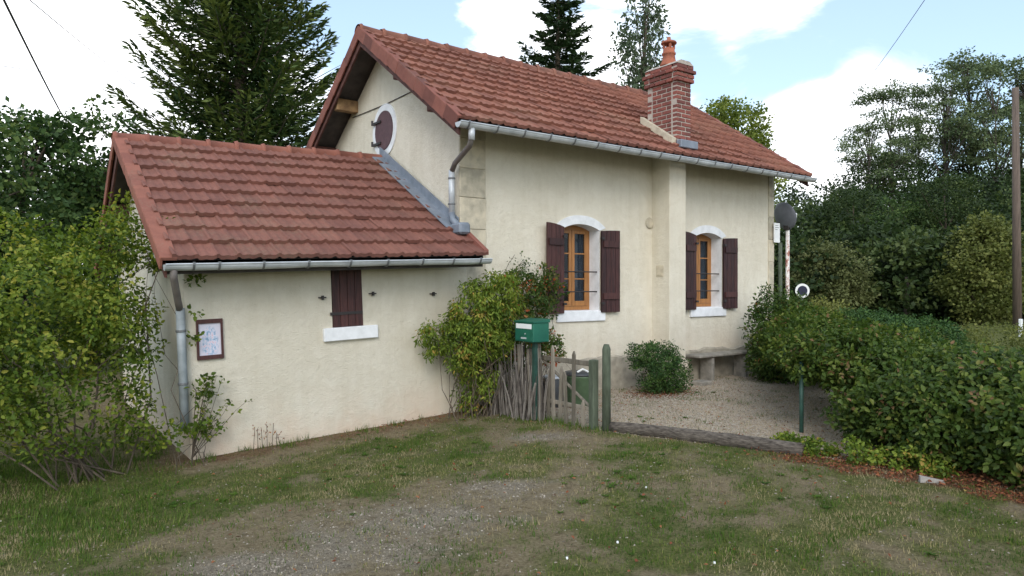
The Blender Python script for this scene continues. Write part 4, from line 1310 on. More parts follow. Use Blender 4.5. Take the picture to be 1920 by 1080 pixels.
wire(P(15, 0, 9), P(128, 235, 19), .016, 'thick dark overhead cable crossing the top left corner steeply', .1, .6)
wire(P(65, 0, 16), P(262, 165, 26), .012, 'thin grey wire slanting down to the big conifer', .1, .5)
wire(P(-200, 92, 20), P(262, 158, 26), .011, 'thin almost level wire reaching the big conifer from the left', .05)
wire(P(1730, 0, 24), P(1628, 148, 40), .012, 'faint thin wire in the open sky at the upper right', .1, .4)


# ------------------------------------------------------------------ foliage
def rand_unit(n, r=rng):
    v = r.normal(size=(n, 3)); return v / np.linalg.norm(v, axis=1, keepdims=True)


def norm(v):
    return v / np.maximum(np.linalg.norm(v, axis=1, keepdims=True), 1e-6)


def leaf_geo(C, A, Nn, ln, wd, tint, shape='fold'):
    """leaf at C (base), pointing along A, facing Nn"""
    A = norm(A); S = norm(np.cross(A, Nn)); Nn = norm(np.cross(S, A)); n = len(C)
    ln = np.broadcast_to(ln, (n,))[:, None]; wd = np.broadcast_to(wd, (n,))[:, None]
    if shape == 'diamond':
        V = np.stack([C, C + A * ln * .5 + S * wd * .5, C + A * ln, C + A * ln * .5 - S * wd * .5], 1)
        k = 4; fq = np.array([[0, 1, 2, 3]])
    else:
        V = np.stack([C, C + A * ln * .28 + S * wd * .46 + Nn * wd * .14, C + A * ln * .68 + S * wd * .36 + Nn * wd * .10, C + A * ln - Nn * ln * .10,
                      C + A * ln * .68 - S * wd * .36 + Nn * wd * .10, C + A * ln * .28 - S * wd * .46 + Nn * wd * .14], 1)
        k = 6; fq = np.array([[0, 1, 2, 3], [0, 3, 4, 5]])
    Fq = (np.arange(n)[:, None, None] * k + fq[None]).reshape(-1, 4)
    return V.reshape(-1, 3), Fq, np.repeat(tint, k)


def merge(parts):
    V = []; Fs = []; T = []; o = 0
    for v, f, t in parts:
        V.append(v); Fs.append(f + o); T.append(t); o += len(v)
    return np.concatenate(V), np.concatenate(Fs), np.concatenate(T)


def clump_leaves(cen, cr, per, ln, asp, flat=.6, down=0., shape='fold', tb=.5, tv=.18, seed=1, up=.3, outc=None):
    """leaves spread through little clumps; tint mostly per clump so that the mass has light and dark tufts"""
    r = np.random.default_rng(seed)
    n = len(cen) * per
    idx = np.repeat(np.arange(len(cen)), per)
    off = rand_unit(n, r) * (r.random(n) ** .45)[:, None]
    off[:, 2] *= flat
    C = cen[idx] + off * np.broadcast_to(cr, (len(cen),))[idx][:, None]
    A = off + rand_unit(n, r) * .7; A[:, 2] -= down
    Nn = rand_unit(n, r) * .6 + np.array((0, 0, up)) + off * .5
    if outc is not None:
        Nn = Nn + norm(C - outc) * .6
    ct = r.normal(0, tv, len(cen))
    tint = np.clip(tb + ct[idx] + r.normal(0, tv, n), 0, 1)
    s = r.uniform(.65, 1.25, n)
    return leaf_geo(C, A, Nn, ln * s, ln * s * asp, tint, shape)


def ell_centers(vols, n, seed=1, shell=.55):
    """clump centres inside ellipsoids (c, r), biased to the outside"""
    r = np.random.default_rng(seed)
    w_ = np.array([v[1][0] * v[1][1] * v[1][2] for v in vols]) ** .72; w_ /= w_.sum()
    out = []
    for i, v in enumerate(vols):
        k = max(2, int(n * w_[i]))
        u = rand_unit(k, r) * (r.random(k) ** (1 / 3.) * (1 - shell) + shell)[:, None] * r.uniform(.88, 1.1, k)[:, None]
        out.append(np.array(v[0]) + u * np.array(v[1]))
    return np.concatenate(out)


def leaf_object(name, parts, mat, parent=None, base=None, kind=None):
    V, Fq, T = merge(parts)
    if parent is not None:
        base = np.array(parent['_base'])
    me = npmesh(name, V - base, Fq, T); me.materials.append(mat)
    o = bpy.data.objects.new(name, me); COL.objects.link(o)
    if parent is not None:
        o.parent = parent
    else:
        o.location = tuple(base)
    o['_base'] = tuple(base)
    if kind: o['kind'] = kind
    return o


def plant(name, base, label, cat, vols, ncl, per, ln, asp, mat, cr=.14, seed=1, shell=.5, down=0., stems=6, stem_r=.012, clip=None, shape='fold', tb=.5, tv=.16, group=None, flat=.8, part='foliage', up=.3):
    root = empty(name, tuple(base), label, cat, group)
    cen = ell_centers(vols, ncl, seed, shell)
    if clip is not None:
        cen = cen[clip(cen)]
    g = clump_leaves(cen, cr, per, ln, asp, flat, down, shape, tb, tv, seed + 5, up, np.mean([v[0] for v in vols], 0))
    fo = leaf_object(part, [g], mat, root)
    fo['kind'] = 'stuff'
    r = random.Random(seed)
    b = MB()
    sel = np.random.default_rng(seed).choice(len(cen), min(stems, len(cen)), replace=False)
    for i in sel:
        e = cen[i]; s = (base[0] + r.gauss(0, .12 + .1 * abs(e[0] - base[0])), base[1] + r.gauss(0, .12), base[2] - .05)
        hh = abs(e[2] - s[2]) * .06 + .02
        q = [tuple(s[k] + (e[k] - s[k]) * (t ** (1.25 if k < 2 else .85)) + r.gauss(0, hh * (1 if 0 < t < 1 else 0)) for k in range(3)) for t in (0, .25, .5, .75, 1)]
        b.tube(q, [stem_r, stem_r * .85, stem_r * .65, stem_r * .45, stem_r * .25], 5)
    b.build('stem', M['bark'], root)
    return root


# ---- trees
def conifer_mesh(h, rb, nb, seed, droop=.12, upturn=.25, base=.08, spray=.34, dens=13, pw=.85, irregular=.25, w_sp=.2):
    r = np.random.default_rng(seed); parts = []; br = MB()
    br.tube([(0, 0, 0), (0, 0, h * .5), (0, 0, h * .98)], [h * .018 + .05, h * .010 + .02, .015], 8)
    for i in range(nb):
        t = base + (1 - base) * (i + r.random()) / nb
        L_ = rb * (1 - t) ** pw * r.uniform(1 - irregular, 1 + irregular * .5) + .15
        az_ = i * 2.399 + r.normal(0, .3)
        d = np.array((math.cos(az_), math.sin(az_), 0)); s = np.array((-d[1], d[0], 0))
        m = max(4, int(L_ * dens))
        q = (np.arange(m) + r.random(m)) / m; q = .08 + .92 * q
        zc = h * t + L_ * (-droop * 1.6 * q + (upturn + droop) * q ** 2.2)
        tt = r.normal(0, .14)
        br.tube([(0, 0, h * t), tuple(d * L_ * .5 + np.array((0, 0, float(h * t + L_ * (-droop * .8 + (upturn + droop) * .22))))), tuple(d * L_ * .96 + np.array((0, 0, float(h * t + L_ * (-droop * 1.6 + upturn + droop)))))], [.02 + L_ * .008, .012 + L_ * .003, .004], 4, False)
        for sgn in (-1, 1, 0):
            ww = L_ * w_sp * (1 - q * .75) * r.uniform(.2, 1.1, m)
            C = d[None] * (L_ * q)[:, None] + s[None] * (sgn * ww)[:, None]; C[:, 2] = zc - r.random(m) * .10 * L_ * (1 - q) + r.normal(0, .03, m)
            A = d[None] * .8 + s[None] * sgn * .8 + r.normal(0, .25, (m, 3)); A[:, 2] += upturn * 1.2 * q - .2
            Nn = np.array((0, 0, 1.))[None] + r.normal(0, .55, (m, 3))
            sz = spray * r.uniform(.6, 1.25, m)
            tint = np.clip(.38 + tt + .30 * q + r.normal(0, .12, m), 0, 1)
            parts.append(leaf_geo(C - A * sz[:, None] * .3, A, Nn, sz, sz * .30, tint, 'diamond'))
    return merge(parts), br


_keep = []


def tree_object(name, loc, label, crown, trunk, leaf, bark, group=None, rot=0, sc=1, cache={}):
    root = empty(name, (loc[0], loc[1], loc[2]), label, 'tree', group)
    key = id(crown[0]); _keep.append(crown)
    if key not in cache:
        V, Fq, T = crown
        me = npmesh('crown', V, Fq, T); me.materials.append(leaf)
        tmm = trunk.mesh('trunk'); tmm.materials.append(bark); tmm.polygons.foreach_set('use_smooth', [True] * len(tmm.polygons))
        cache[key] = (me, tmm)
    for nm, me in zip(('crown', 'trunk'), cache[key]):
        o = bpy.data.objects.new(nm, me); COL.objects.link(o); o.parent = root
    root.rotation_euler = (0, 0, rot); root.scale = (sc, sc, sc) if not hasattr(sc, '__len__') else sc
    return root


def broadleaf_mesh(h, crown_c, crown_r, ncl, per, ln, seed, cr=.55, trunk_r=.16, shell=.45, tb=.5, tv=.15, vols=None, limbs=14, flat=.7, lean=(0, 0), asp=.7):
    r = random.Random(seed)
    vols = vols or [(crown_c, crown_r)]
    cen = ell_centers(vols, ncl, seed, shell)
    # leaf tint varies at random, by clump and by leaf
    g = clump_leaves(cen, cr, per, ln, asp, flat, .15, 'diamond', tb, tv, seed + 3, .5)
    b = MB(); top = h * .82
    pts = []; rad = []
    for i in range(6):
        t = i / 5; pts.append((lean[0] * t * h + r.gauss(0, .05) * h * .1 * t, lean[1] * t * h + r.gauss(0, .05) * h * .1 * t, top * t - .2 * (1 - t))); rad.append(trunk_r * (1 - .8 * t))
    b.tube(pts, rad, 8)
    sel = np.random.default_rng(seed).choice(len(cen), min(limbs, len(cen)), replace=False)
    for i in sel:
        e = cen[i]; tz = max(.15, min(.9, e[2] / top - .22 - .1 * r.random())); k = tz * 5; i0 = min(4, int(k)); f = k - i0
        s = [pts[i0][q] * (1 - f) + pts[i0 + 1][q] * f for q in range(3)]
        md = [(s[q] + e[q]) / 2 + r.gauss(0, .08) for q in range(3)]; md[2] += .1
        b.tube([tuple(s), tuple(md), tuple(e)], [trunk_r * .35, trunk_r * .2, trunk_r * .06], 5, False)
    return g, b


def at_ground(u, d):
    p = P(u, 536, d); return (p[0], p[1], float(zg(p[0], p[1])))


# big conifer behind the annex
cm, ct = conifer_mesh(15.5, 4.1, 290, 3, droop=.12, upturn=.40, base=.12, spray=.25, dens=40, pw=.60, irregular=.30, w_sp=.36)
tree_object('conifer', at_ground(452, 21), 'broad dark spruce with upswept branches rising behind the annex roof', cm, ct, M['spruce'], M['bark'])
cm, ct = conifer_mesh(14.2, 3.6, 175, 9, droop=.30, upturn=.24, base=.10, spray=.27, dens=36, pw=.80, irregular=.38, w_sp=.30)
tree_object('conifer', at_ground(1046, 26), 'narrow dark conifer rising above the middle of the cottage ridge', cm, ct, M['fir2'], M['bark'], rot=1.0)
# slim bluish tree
vols = [((.05, 0, 11.6), (.55, .55, 1.5)), ((-.25, 0, 9.8), (.85, .8, 1.3)), ((.35, 0, 8.8), (.75, .8, 1.0)), ((-.45, 0, 7.6), (.8, .8, 1.0)), ((.1, 0, 6.2), (.9, .9, 1.2))]
g, b = broadleaf_mesh(12.8, None, None, 135, 42, .17, 17, cr=.34, trunk_r=.10, vols=vols, shell=.3, flat=1.1, limbs=40, asp=.5)
tree_object('slim_tree', at_ground(1206, 24), 'slim airy tree with bluish green leaves just left of the chimney pot', g, b, M['birch'], M['bark'])
# bright green tree behind the roof
vols = [((0, 0, 7.3), (1.5, 1.7, 2.2)), ((-.9, .5, 6.6), (1.3, 1.5, 2.0)), ((1.0, -.4, 5.6), (1.1, 1.3, 2.0)), ((.2, 0, 4.2), (1.7, 1.7, 1.8))]
g, b = broadleaf_mesh(9.6, None, None, 720, 56, .15, 23, cr=.40, trunk_r=.2, vols=vols, shell=.55, limbs=18)
tree_object('broadleaf_tree', at_ground(1365, 30), 'rounded bright green tree behind the right end of the cottage roof', g, b, M['bright'], M['bark'])

# dark trees on the left
LT = [((40, 15.5), [((0, 0, 4.2), (1.9, 1.9, 1.5)), ((-1.2, 0, 2.8), (1.8, 1.8, 1.8)), ((1.1, 0, 2.6), (1.5, 1.5, 1.8)), ((.2, 0, 5.2), (.8, .8, .6))], 5.6, 'dark bushy tree at the left edge, seen above the climbing shrub'),
      ((175, 17), [((0, 0, 4.8), (1.7, 1.7, 1.3)), ((.9, 0, 3.4), (1.6, 1.6, 1.6)), ((-.8, 0, 3.0), (1.6, 1.6, 1.7)), ((1.3, 0, 5.0), (.7, .7, .5)), ((-.9, .2, 5.7), (.45, .45, .4))], 5.9, 'dark loose-crowned tree with a tall sprig just left of the annex ridge'),
      ((300, 22), [((0, 0, 4.3), (2.0, 1.6, 1.4)), ((-1.6, 0, 4.2), (1.4, 1.3, 1.0)), ((1.9, 0, 4.2), (1.5, 1.3, 1.1))], 5.6, 'low bluish dark tree between the annex ridge and the big spruce'),
      ((-110, 13), [((0, 0, 3.4), (1.9, 1.9, 1.7)), ((1.0, 0, 2.2), (1.7, 1.7, 1.6)), ((-1.5, 0, 2.6), (1.7, 1.7, 1.8))], 4.8, 'dark shady tree at the very left edge behind the shrub')]
for i, ((u, d), vols, h, lab) in enumerate(LT):
    g, b = broadleaf_mesh(h, None, None, 330, 46, .13, 40 + i, cr=.34, trunk_r=.16, vols=vols, shell=.45, tb=.42, tv=.17, limbs=24)
    tree_object('dark_tree', at_ground(u, d), lab, g, b, M['darkleaf'], M['bark'], 'dark trees left of the annex')
# far dark wood behind the left trees
cen = []
r = np.random.default_rng(77)
for i in range(26):
    p = at_ground(-700 + i * 48, r.uniform(30, 36)); cen.append(((p[0], p[1], p[2] + 1.6 + r.uniform(-.4, .8)), (2.2, 2.2, 2.2)))
g = clump_leaves(ell_centers(cen, 650, 78, .5), .7, 36, .30, .7, .7, .1, 'diamond', .35, .15, 79)
lw = leaf_object('wood_left', [g], M['darkleaf'], None, np.array((0., 25., 0.)), 'stuff'); lw.name = 'woodland'
tag(lw, 'dark continuous thicket behind the left trees and the annex', 'thicket')

# wooded hillside on the right, one mass
vols = []
r = np.random.default_rng(5)
for i in range(150):
    u = r.uniform(1440, 2350); d = r.uniform(30, 66) if i > 40 else r.uniform(27, 38)
    p = at_ground(u, d)
    s = r.uniform(.8, 1.25) * (1.0 if d > 34 else .8)
    if d > 52 and u < 1560: s *= .8
    hh = (3.1 if d > 40 else 2.3) * s
    vols.append(((p[0], p[1], p[2] + hh * .98), (2.4 * s, 2.4 * s, hh)))
gs = []
for i, v_ in enumerate(vols):
    tone = .42 + .22 * math.sin(i * 2.7) + random.gauss(0, .07)
    gs.append(clump_leaves(ell_centers([v_], 62, 600 + i, .62), .70 * v_[1][0] / 2.4, 46, .21, .7, .6, .15, 'diamond', tone, .15, 700 + i, .5))
g = merge(gs)
tb_ = MB()
wd_ = leaf_object('woodland', [g], M['wood'], None, np.array((45., 5., 0.)), 'stuff')
tag(wd_, 'dense dark green woodland covering the hillside on the right', 'woodland')
for i in range(150):
    c, rr_ = vols[i]
    tb_.tube([(c[0], c[1], c[2] - rr_[2] - .6), (c[0], c[1], c[2])], [.16, .08], 5)
wt = tb_.build('tree_trunks', M['bark_pine'], None, False, (45, 5, 0)); wt['kind'] = 'stuff'; wt.name = 'woodland_trunks'
tag(wt, 'thin dark trunks inside the hillside woodland', 'woodland')

# tall pines on the skyline
pv = []
for sd_ in (61, 62, 63):
    rr2 = random.Random(sd_)
    h = 11.0
    vv = []
    for k in range(17):
        t = rr2.uniform(.50, 1.0); a = rr2.uniform(0, 6.28); rad_ = (1 - abs(t - .68) * 1.5) * 2.3 * rr2.uniform(.35, 1)
        vv.append(((math.cos(a) * rad_, math.sin(a) * rad_, h * t), (rr2.uniform(.9, 1.5), rr2.uniform(.9, 1.5), rr2.uniform(.22, .45))))
    vv.append(((0, 0, h * .97), (.8, .8, .7)))
    pv.append(broadleaf_mesh(h, None, None, 190, 32, .15, sd_, cr=.42, trunk_r=.12, vols=vv, shell=.15, flat=.45, limbs=30, tb=.5))
SK = [(1630, 50, .98, 'leftmost of the tall thin skyline trees on the right hill'), (1672, 52, 1.16, 'tall spreading skyline tree, second from the left on the hill'), (1722, 54, 1.14, 'tall skyline tree with a leaning trunk beside the gap of sky'),
      (1772, 50, 1.20, 'high crowned skyline tree in front of the cloud gap'), (1822, 52, 1.36, 'tallest bluish skyline tree on the right hill'), (1868, 49, 1.24, 'dense skyline tree just left of the utility pole'),
      (1915, 52, 1.32, 'skyline tree behind the top of the utility pole'), (1960, 50, 1.26, 'skyline tree cut by the right edge of the picture')]
for i, (u, d, s, lab) in enumerate(SK):
    g, b = pv[i % 3]
    tree_object('tall_tree', at_ground(u, d), lab, g, b, M['pine'], M['bark_pine'], 'tall trees on the skyline', i * 1.7, s)

MT = [((1548, 27), [((0, 0, 1.5), (1.5, 1.4, 1.6)), ((-.6, 0, .9), (1.3, 1.2, 1.2))], 2.8, 'olive', 'pale olive rounded bush at the foot of the wooded hill', 'bush_tree', .13),
      ((1845, 25.5), [((0, 0, 2.2), (1.35, 1.2, 1.6)), ((.9, 0, 1.2), (1.3, 1.2, 1.4)), ((-.8, 0, 1.5), (1.2, 1.1, 1.3)), ((.2, 0, 3.2), (.7, .7, .7))], 4.1, 'ygreen', 'yellowish green young tree in front of the dark wood, left of the utility pole', 'young_tree', .14),
      ((1690, 34), [((0, 0, 3.4), (2.0, 1.8, 2.2)), ((-.8, 0, 2.0), (1.8, 1.8, 1.8))], 5.8, 'darkleaf', 'very dark dense tree in the middle of the wood', 'dark_tree', .12),
      ((1600, 36), [((0, 0, 4.0), (1.8, 1.8, 2.4)), ((.8, 0, 2.4), (1.8, 1.8, 1.8))], 6.6, 'wood', 'mid green tree on the left flank of the wood', 'wood_tree', .13),
      ((1770, 33), [((0, 0, 4.6), (1.5, 1.5, 2.0)), ((.3, 0, 2.4), (1.7, 1.7, 1.9))], 6.8, 'wood', 'mid green tree above the yellowish young tree', 'wood_tree', .13)]
for i, ((u, d), vols, h, mt, lab, nm, ln) in enumerate(MT):
    g, b = broadleaf_mesh(h, None, None, 330, 60, ln * .9, 90 + i, cr=.40, trunk_r=.12, vols=vols, shell=.5, limbs=16)
    tree_object(nm, at_ground(u, d), lab, g, b, M[mt], M['bark'])

# ---- shrubs and climbers round the annex
def cl_annex(c):
    inside = (c[:, 0] > ax0 - .05) & (c[:, 1] > AYW - .04) & (c[:, 2] < 3.9)
    pipe = (c[:, 0] > 1.30) & (c[:, 0] < 1.62) & (c[:, 1] < 8.05) & (c[:, 2] > .25)
    return ~(inside | pipe)


vols = [((.50, 7.80, .95), (.85, .50, 1.0)), ((.95, 8.5, 1.6), (.55, .8, .8)), ((-.3, 8.15, .75), (.8, .6, .9)), ((1.1, 7.85, .50), (.36, .26, .65)), ((.2, 8.7, 1.45), (.9, .8, 1.0)), ((-1.3, 8.6, .6), (1.0, .9, 1.2)), ((1.15, 9.2, 2.2), (.28, .5, .45))]
plant('climbing_shrub', (.7, 8.0, -.2), 'large yellowish green overgrown shrub covering the left end of the annex', 'shrub', vols, 860, 34, .052, .62, M['climber'], cr=.15, seed=101, shell=.3, stems=26, stem_r=.010, clip=cl_annex, tb=.50, tv=.19, down=.15)
vols = [((1.66, 7.86, 1.35), (.05, .06, .45)), ((1.62, 7.80, 1.9), (.09, .1, .12)), ((1.47, 7.66, .3), (.18, .14, .45)), ((1.75, 7.86, .35), (.16, .07, .38)), ((1.72, 7.86, 1.70), (.12, .06, .07)), ((1.45, 8.6, 2.1), (.08, .4, .4))]
plant('ivy_runner', (1.55, 7.8, -.15), 'thin leafy runner climbing the downpipe at the annex corner', 'climber', vols, 70, 14, .055, .7, M['climber'], cr=.08, seed=111, shell=.2, stems=9, stem_r=.005, clip=cl_annex, tb=.42, tv=.16)
# bare twigs with few leaves on the annex wall
tw = empty('twiggy_shoot', (1.72, 7.85, -.15), 'sparse twiggy shoots with few leaves below the framed notice', 'shoot')
b = MB(); lc = []
for i in range(9):
    x = 1.62; z = -.15; y = 7.86; pts = [(x, y, z)]; dx = .045 + .022 * i * random.uniform(.6, 1.2); 
    for k in range(5):
        x += dx * .5 * random.uniform(.6, 1.2); z += random.uniform(.13, .19) * (1 if i < 6 else .7); y += random.gauss(0, .008); pts.append((x, min(y, 7.93), z))
        if k > 0:
            for q in range(3): lc.append((x + random.gauss(0, .02), min(y, 7.93), z + random.gauss(0, .03)))
    b.tube(pts, [.005, .004, .004, .003, .002, .002], 4)
b.build('stem', M['bark'], tw)
g = clump_leaves(np.array(lc), .022, 2, .042, .6, 1, .2, 'fold', .42, .2, 5)
leaf_object('foliage', [g], M['climber'], tw)['kind'] = 'stuff'
wd2 = empty('dry_weed', (2.38, 7.85, -.13), 'small dry brown weed at the foot of the annex wall', 'weed')
b = MB(); lc = []
for i in range(7):
    x = 2.25 + .05 * i; h = random.uniform(.10, .26); b.tube([(x, 7.86, -.17), (x + random.gauss(0, .02), 7.86, -.13 + h)], .003, 4); lc.append((x, 7.86, -.13 + h)); lc.append((x + .01, 7.86, -.13 + h * .6))
b.build('stem', M['bark'], wd2)
leaf_object('foliage', [clump_leaves(np.array(lc), .02, 4, .03, .5, 1, 0, 'fold', .5, .2, 9)], M['litter'], wd2)['kind'] = 'stuff'

# vine by the mailbox
def cl_v(c):
    ina = (c[:, 0] < X0 + .03) & (c[:, 1] > AYW - .06) & (c[:, 2] < 3)
    inc = (c[:, 1] > YF - .05)
    return ~(ina | inc)


vols = [((4.93, 7.55, 1.25), (.36, .28, .50)), ((4.72, 7.62, .95), (.28, .25, .40)), ((5.02, 7.55, .75), (.24, .22, .60)), ((4.95, 7.68, .35), (.16, .18, .42)), ((5.25, 7.45, 1.50), (.30, .26, .35)), ((4.42, 7.72, .95), (.20, .12, .26)), ((5.15, 7.42, 1.15), (.30, .22, .42))]
plant('vine', (5.0, 7.6, -.03), 'bright yellow-green trailing vine hanging at the right corner of the annex', 'vine', vols, 400, 34, .052, .42, M['vine'], cr=.10, seed=121, shell=.35, stems=50, stem_r=.007, clip=cl_v, tb=.52, tv=.2, down=.8, up=.1)
vols = [((5.75, 7.75, 1.55), (.33, .25, .33)), ((6.15, 7.85, 1.45), (.36, .20, .36)), ((6.45, 7.9, 1.62), (.20, .14, .30)), ((5.6, 7.7, 1.1), (.35, .28, .45)), ((5.65, 7.8, .6), (.35, .3, .6))]
plant('rose_bush', (5.75, 7.8, 0), 'darker green rose bush between the mailbox and the left window', 'bush', vols, 250, 30, .050, .6, M['rosy'], cr=.10, seed=131, shell=.35, stems=22, stem_r=.008, clip=cl_v, tb=.5, tv=.2)
vols = [((5.62, 7.02, .95), (.20, .16, .16)), ((5.72, 6.95, .82), (.18, .14, .16))]
plant('flowering_plant', (5.7, 7.0, 0), 'small reddish-tipped plant just right of the mailbox', 'plant', vols, 42, 24, .045, .6, M['rosy'], cr=.07, seed=141, shell=.3, stems=10, stem_r=.006, tb=.66, tv=.22)
# bare spray against the wall above
sp2 = empty('rose_shoot', (5.9, 8.0, 1.6), 'sparse arching rose shoot against the cream wall left of the shutter', 'shoot')
b = MB(); lc = []
for i in range(5):
    pts = [(5.55 + .05 * i, 7.95, 1.65)]; x, z = 5.55 + .05 * i, 1.65
    for k in range(6):
        x += random.uniform(.05, .11); z += random.uniform(.02, .13) * (1 - k * .08); pts.append((x, 8.0 + .02 * k, z)); lc += [(x + random.gauss(0, .03), 8.02, z + random.gauss(0, .03)) for q in range(3)]
    b.tube(pts, .004, 4)
b.build('stem', M['bark'], sp2)
leaf_object('foliage', [clump_leaves(np.array(lc), .025, 2, .036, .6, 1, 0, 'fold', .3, .2, 15)], M['rosy'], sp2)['kind'] = 'stuff'

# round shrub on its mulch
vols = [((8.20, 7.42, .38), (.40, .36, .42)), ((8.42, 7.38, .28), (.34, .3, .32)), ((8.05, 7.5, .58), (.28, .26, .24))]
plant('round_shrub', (8.25, 7.45, 0), 'rounded dense green shrub on red mulch against the cottage wall', 'shrub', vols, 330, 34, .036, .5, M['hedge_dark'], cr=.08, seed=151, shell=.45, stems=14, stem_r=.006, tb=.58, tv=.18, clip=lambda c: c[:, 1] < YF - .06)
# shrub at the far corner
vols = [((10.98, 7.3, .78), (.48, .42, .82)), ((11.5, 7.2, .78), (.5, .5, .72)), ((10.75, 7.0, .45), (.38, .4, .45))]
plant('corner_shrub', (11.1, 7.2, 0), 'arching dark shrub against the far right corner of the cottage', 'shrub', vols, 420, 34, .062, .55, M['rosy'], cr=.14, seed=161, shell=.4, stems=26, stem_r=.010, tb=.38, tv=.16, clip=lambda c: (c[:, 1] < YF - .1) | (c[:, 0] > X1 + .1))
vols = [((12.2, 7.1, .70), (.75, .6, .64)), ((11.8, 6.6, .6), (.7, .6, .60))]
plant('bright_shrub', (12.1, 6.9, 0), 'lighter yellow-green tipped shrub below the round sign', 'shrub', vols, 420, 32, .060, .5, M['ygreen'], cr=.14, seed=171, shell=.5, stems=12, stem_r=.010, tb=.75, tv=.16)
vols = [((11.55, 5.95, .55), (.85, .75, .68)), ((12.35, 5.40, .50), (.75, .7, .62))]
plant('clipped_shrub', (11.9, 5.7, 0), 'smooth domed dark green clipped shrub behind the hedge', 'shrub', vols, 800, 34, .048, .55, M['hedge_dark'], cr=.11, seed=181, shell=.85, stems=10, stem_r=.010, tb=.6, tv=.15)
# the hedge
vols = []
for i in range(9):
    t = i / 8; y = 3.60 - 4.6 * t; x = 7.70 - .28 * min(1, t * 3)
    vols.append(((x, y, .47), (.90, .55, .55)))
vols += [((7.85, 4.3, .80), (.60, .45, .33)), ((7.38, 4.42, .84), (.30, .32, .25)), ((8.3, 4.85, .84), (.60, .45, .33)), ((8.95, 5.35, .85), (.65, .45, .36)), ((9.8, 5.9, .85), (.75, .55, .45)), ((10.5, 6.3, .72), (.6, .5, .5)),
         ((9.6, 5.0, .70), (.8, .6, .42)), ((8.9, 4.2, .68), (.7, .6, .42)), ((7.0, 2.9, .40), (.38, .5, .42)), ((6.85, 1.9, .36), (.34, .6, .40)), ((6.85, 1.2, .36), (.34, .6, .40))]
plant('hedge', (8.0, 2.6, 0), 'thick leafy hedge with reddish tips running along the right side of the yard', 'hedge', vols, 3600, 36, .058, .62, M['hedge'], cr=.13, seed=191, shell=.62, stems=60, stem_r=.012, tb=.50, tv=.17, flat=.75, up=.5)
vols = [((13.6 + i * 1.0, 7.0 - i * .85, .42), (1.1, 1.1, .48)) for i in range(8)]
plant('hedge', (16.5, 4.4, 0), 'lower yellow-green hedge top seen beyond the main hedge, towards the pole', 'hedge', vols, 1100, 30, .055, .55, M['ygreen'], cr=.14, seed=201, shell=.7, stems=20, stem_r=.010, tb=.58, tv=.16)
# low creeping plants between log and hedge
vols = [((6.48, 3.85, .05), (.20, .25, .10)), ((6.55, 3.45, .06), (.20, .30, .12)), ((6.62, 3.05, .08), (.14, .25, .14)), ((6.62, 4.15, .04), (.22, .18, .08)), ((6.58, 2.75, .06), (.10, .16, .10))]
plant('creeping_plant', (6.55, 3.5, 0), 'low bright green creeping plant between the log end and the hedge', 'plant', vols, 130, 24, .036, .8, M['vine'], cr=.06, seed=211, shell=.2, stems=6, stem_r=.004, tb=.45, tv=.2)


# ------------------------------------------------------------------ ground cover
def in_view(x, y, m=1.12):
    r_ = CB * x - CA * y; d = CA * x + CB * y
    return (d > 2.5) & (np.abs(r_ / np.maximum(d, .1)) < 960 / F * m)


def scatter(n, x0, x1, y0, y1, seed):
    r = np.random.default_rng(seed); x = r.uniform(x0, x1, n); y = r.uniform(y0, y1, n)
    k = in_view(x, y); x = x[k]; y = y[k]
    k = ~((x > ax0) & (x < X0 + .1) & (y > AYW + .03)) & ~((x > X0) & (y > YF - .02))
    return x[k], y[k], r


def blades(n, seed, hmin, hmax, wd, dens_fn, x0=-3, x1=12, y0=1, y1=10, tbase=None):
    x, y, r = scatter(n, x0, x1, y0, y1, seed)
    keep = r.random(len(x)) < dens_fn(x, y); x = x[keep]; y = y[keep]; m = len(x)
    z = zg(x, y) - .004
    h = r.uniform(hmin, hmax, m); a = r.uniform(0, 6.283, m); lean = np.abs(r.normal(0, .55, m)) * h
    w2 = wd * r.uniform(.6, 1.3, m)
    ca, sa = np.cos(a), np.sin(a)
    B1 = np.stack([x + sa * w2, y - ca * w2, z], 1); B2 = np.stack([x - sa * w2, y + ca * w2, z], 1)
    T = np.stack([x + ca * lean, y + sa * lean, z + h], 1)
    dry = fbm(x * 2.3, y * 2.3, 55, 3)
    gl = cover(x, y)[0]
    t = np.clip((.52 + 2.4 * (dry - .5) + .35 * np.clip(.45 - gl, 0, 1) + r.normal(0, .2, m)) if tbase is None else tbase + r.normal(0, .15, m), 0, 1)
    V = np.stack([B1, B2, T], 1).reshape(-1, 3)
    return V, np.arange(3 * m).reshape(-1, 3), np.repeat(t, 3)


def dens_lawn(x, y):
    g_, v_, r_ = cover(x, y)
    n3 = vnoise(x * 9, y * 9, 71)
    d = CA * x + CB * y
    return np.clip((g_ - .18) * 1.6, 0.22, 1) * (.35 + .65 * sstep(.3, .65, n3)) * np.where(v_ > .5, .6, 1) * np.clip(1.15 - d / 16, .25, 1)


p1 = blades(640000, 301, .012, .036, .0030, dens_lawn)


def dens_tuft(x, y):
    g_, v_, r_ = cover(x, y)
    t = sstep(.64, .84, vnoise(x * 4.5, y * 4.5, 91)) * (.10 + g_) + .5 * sstep(.72, .85, vnoise(x * 11, y * 11, 92)) * g_
    return np.clip(t, 0, 1)


p2 = blades(300000, 302, .022, .055, .0034, dens_tuft, tbase=.22)


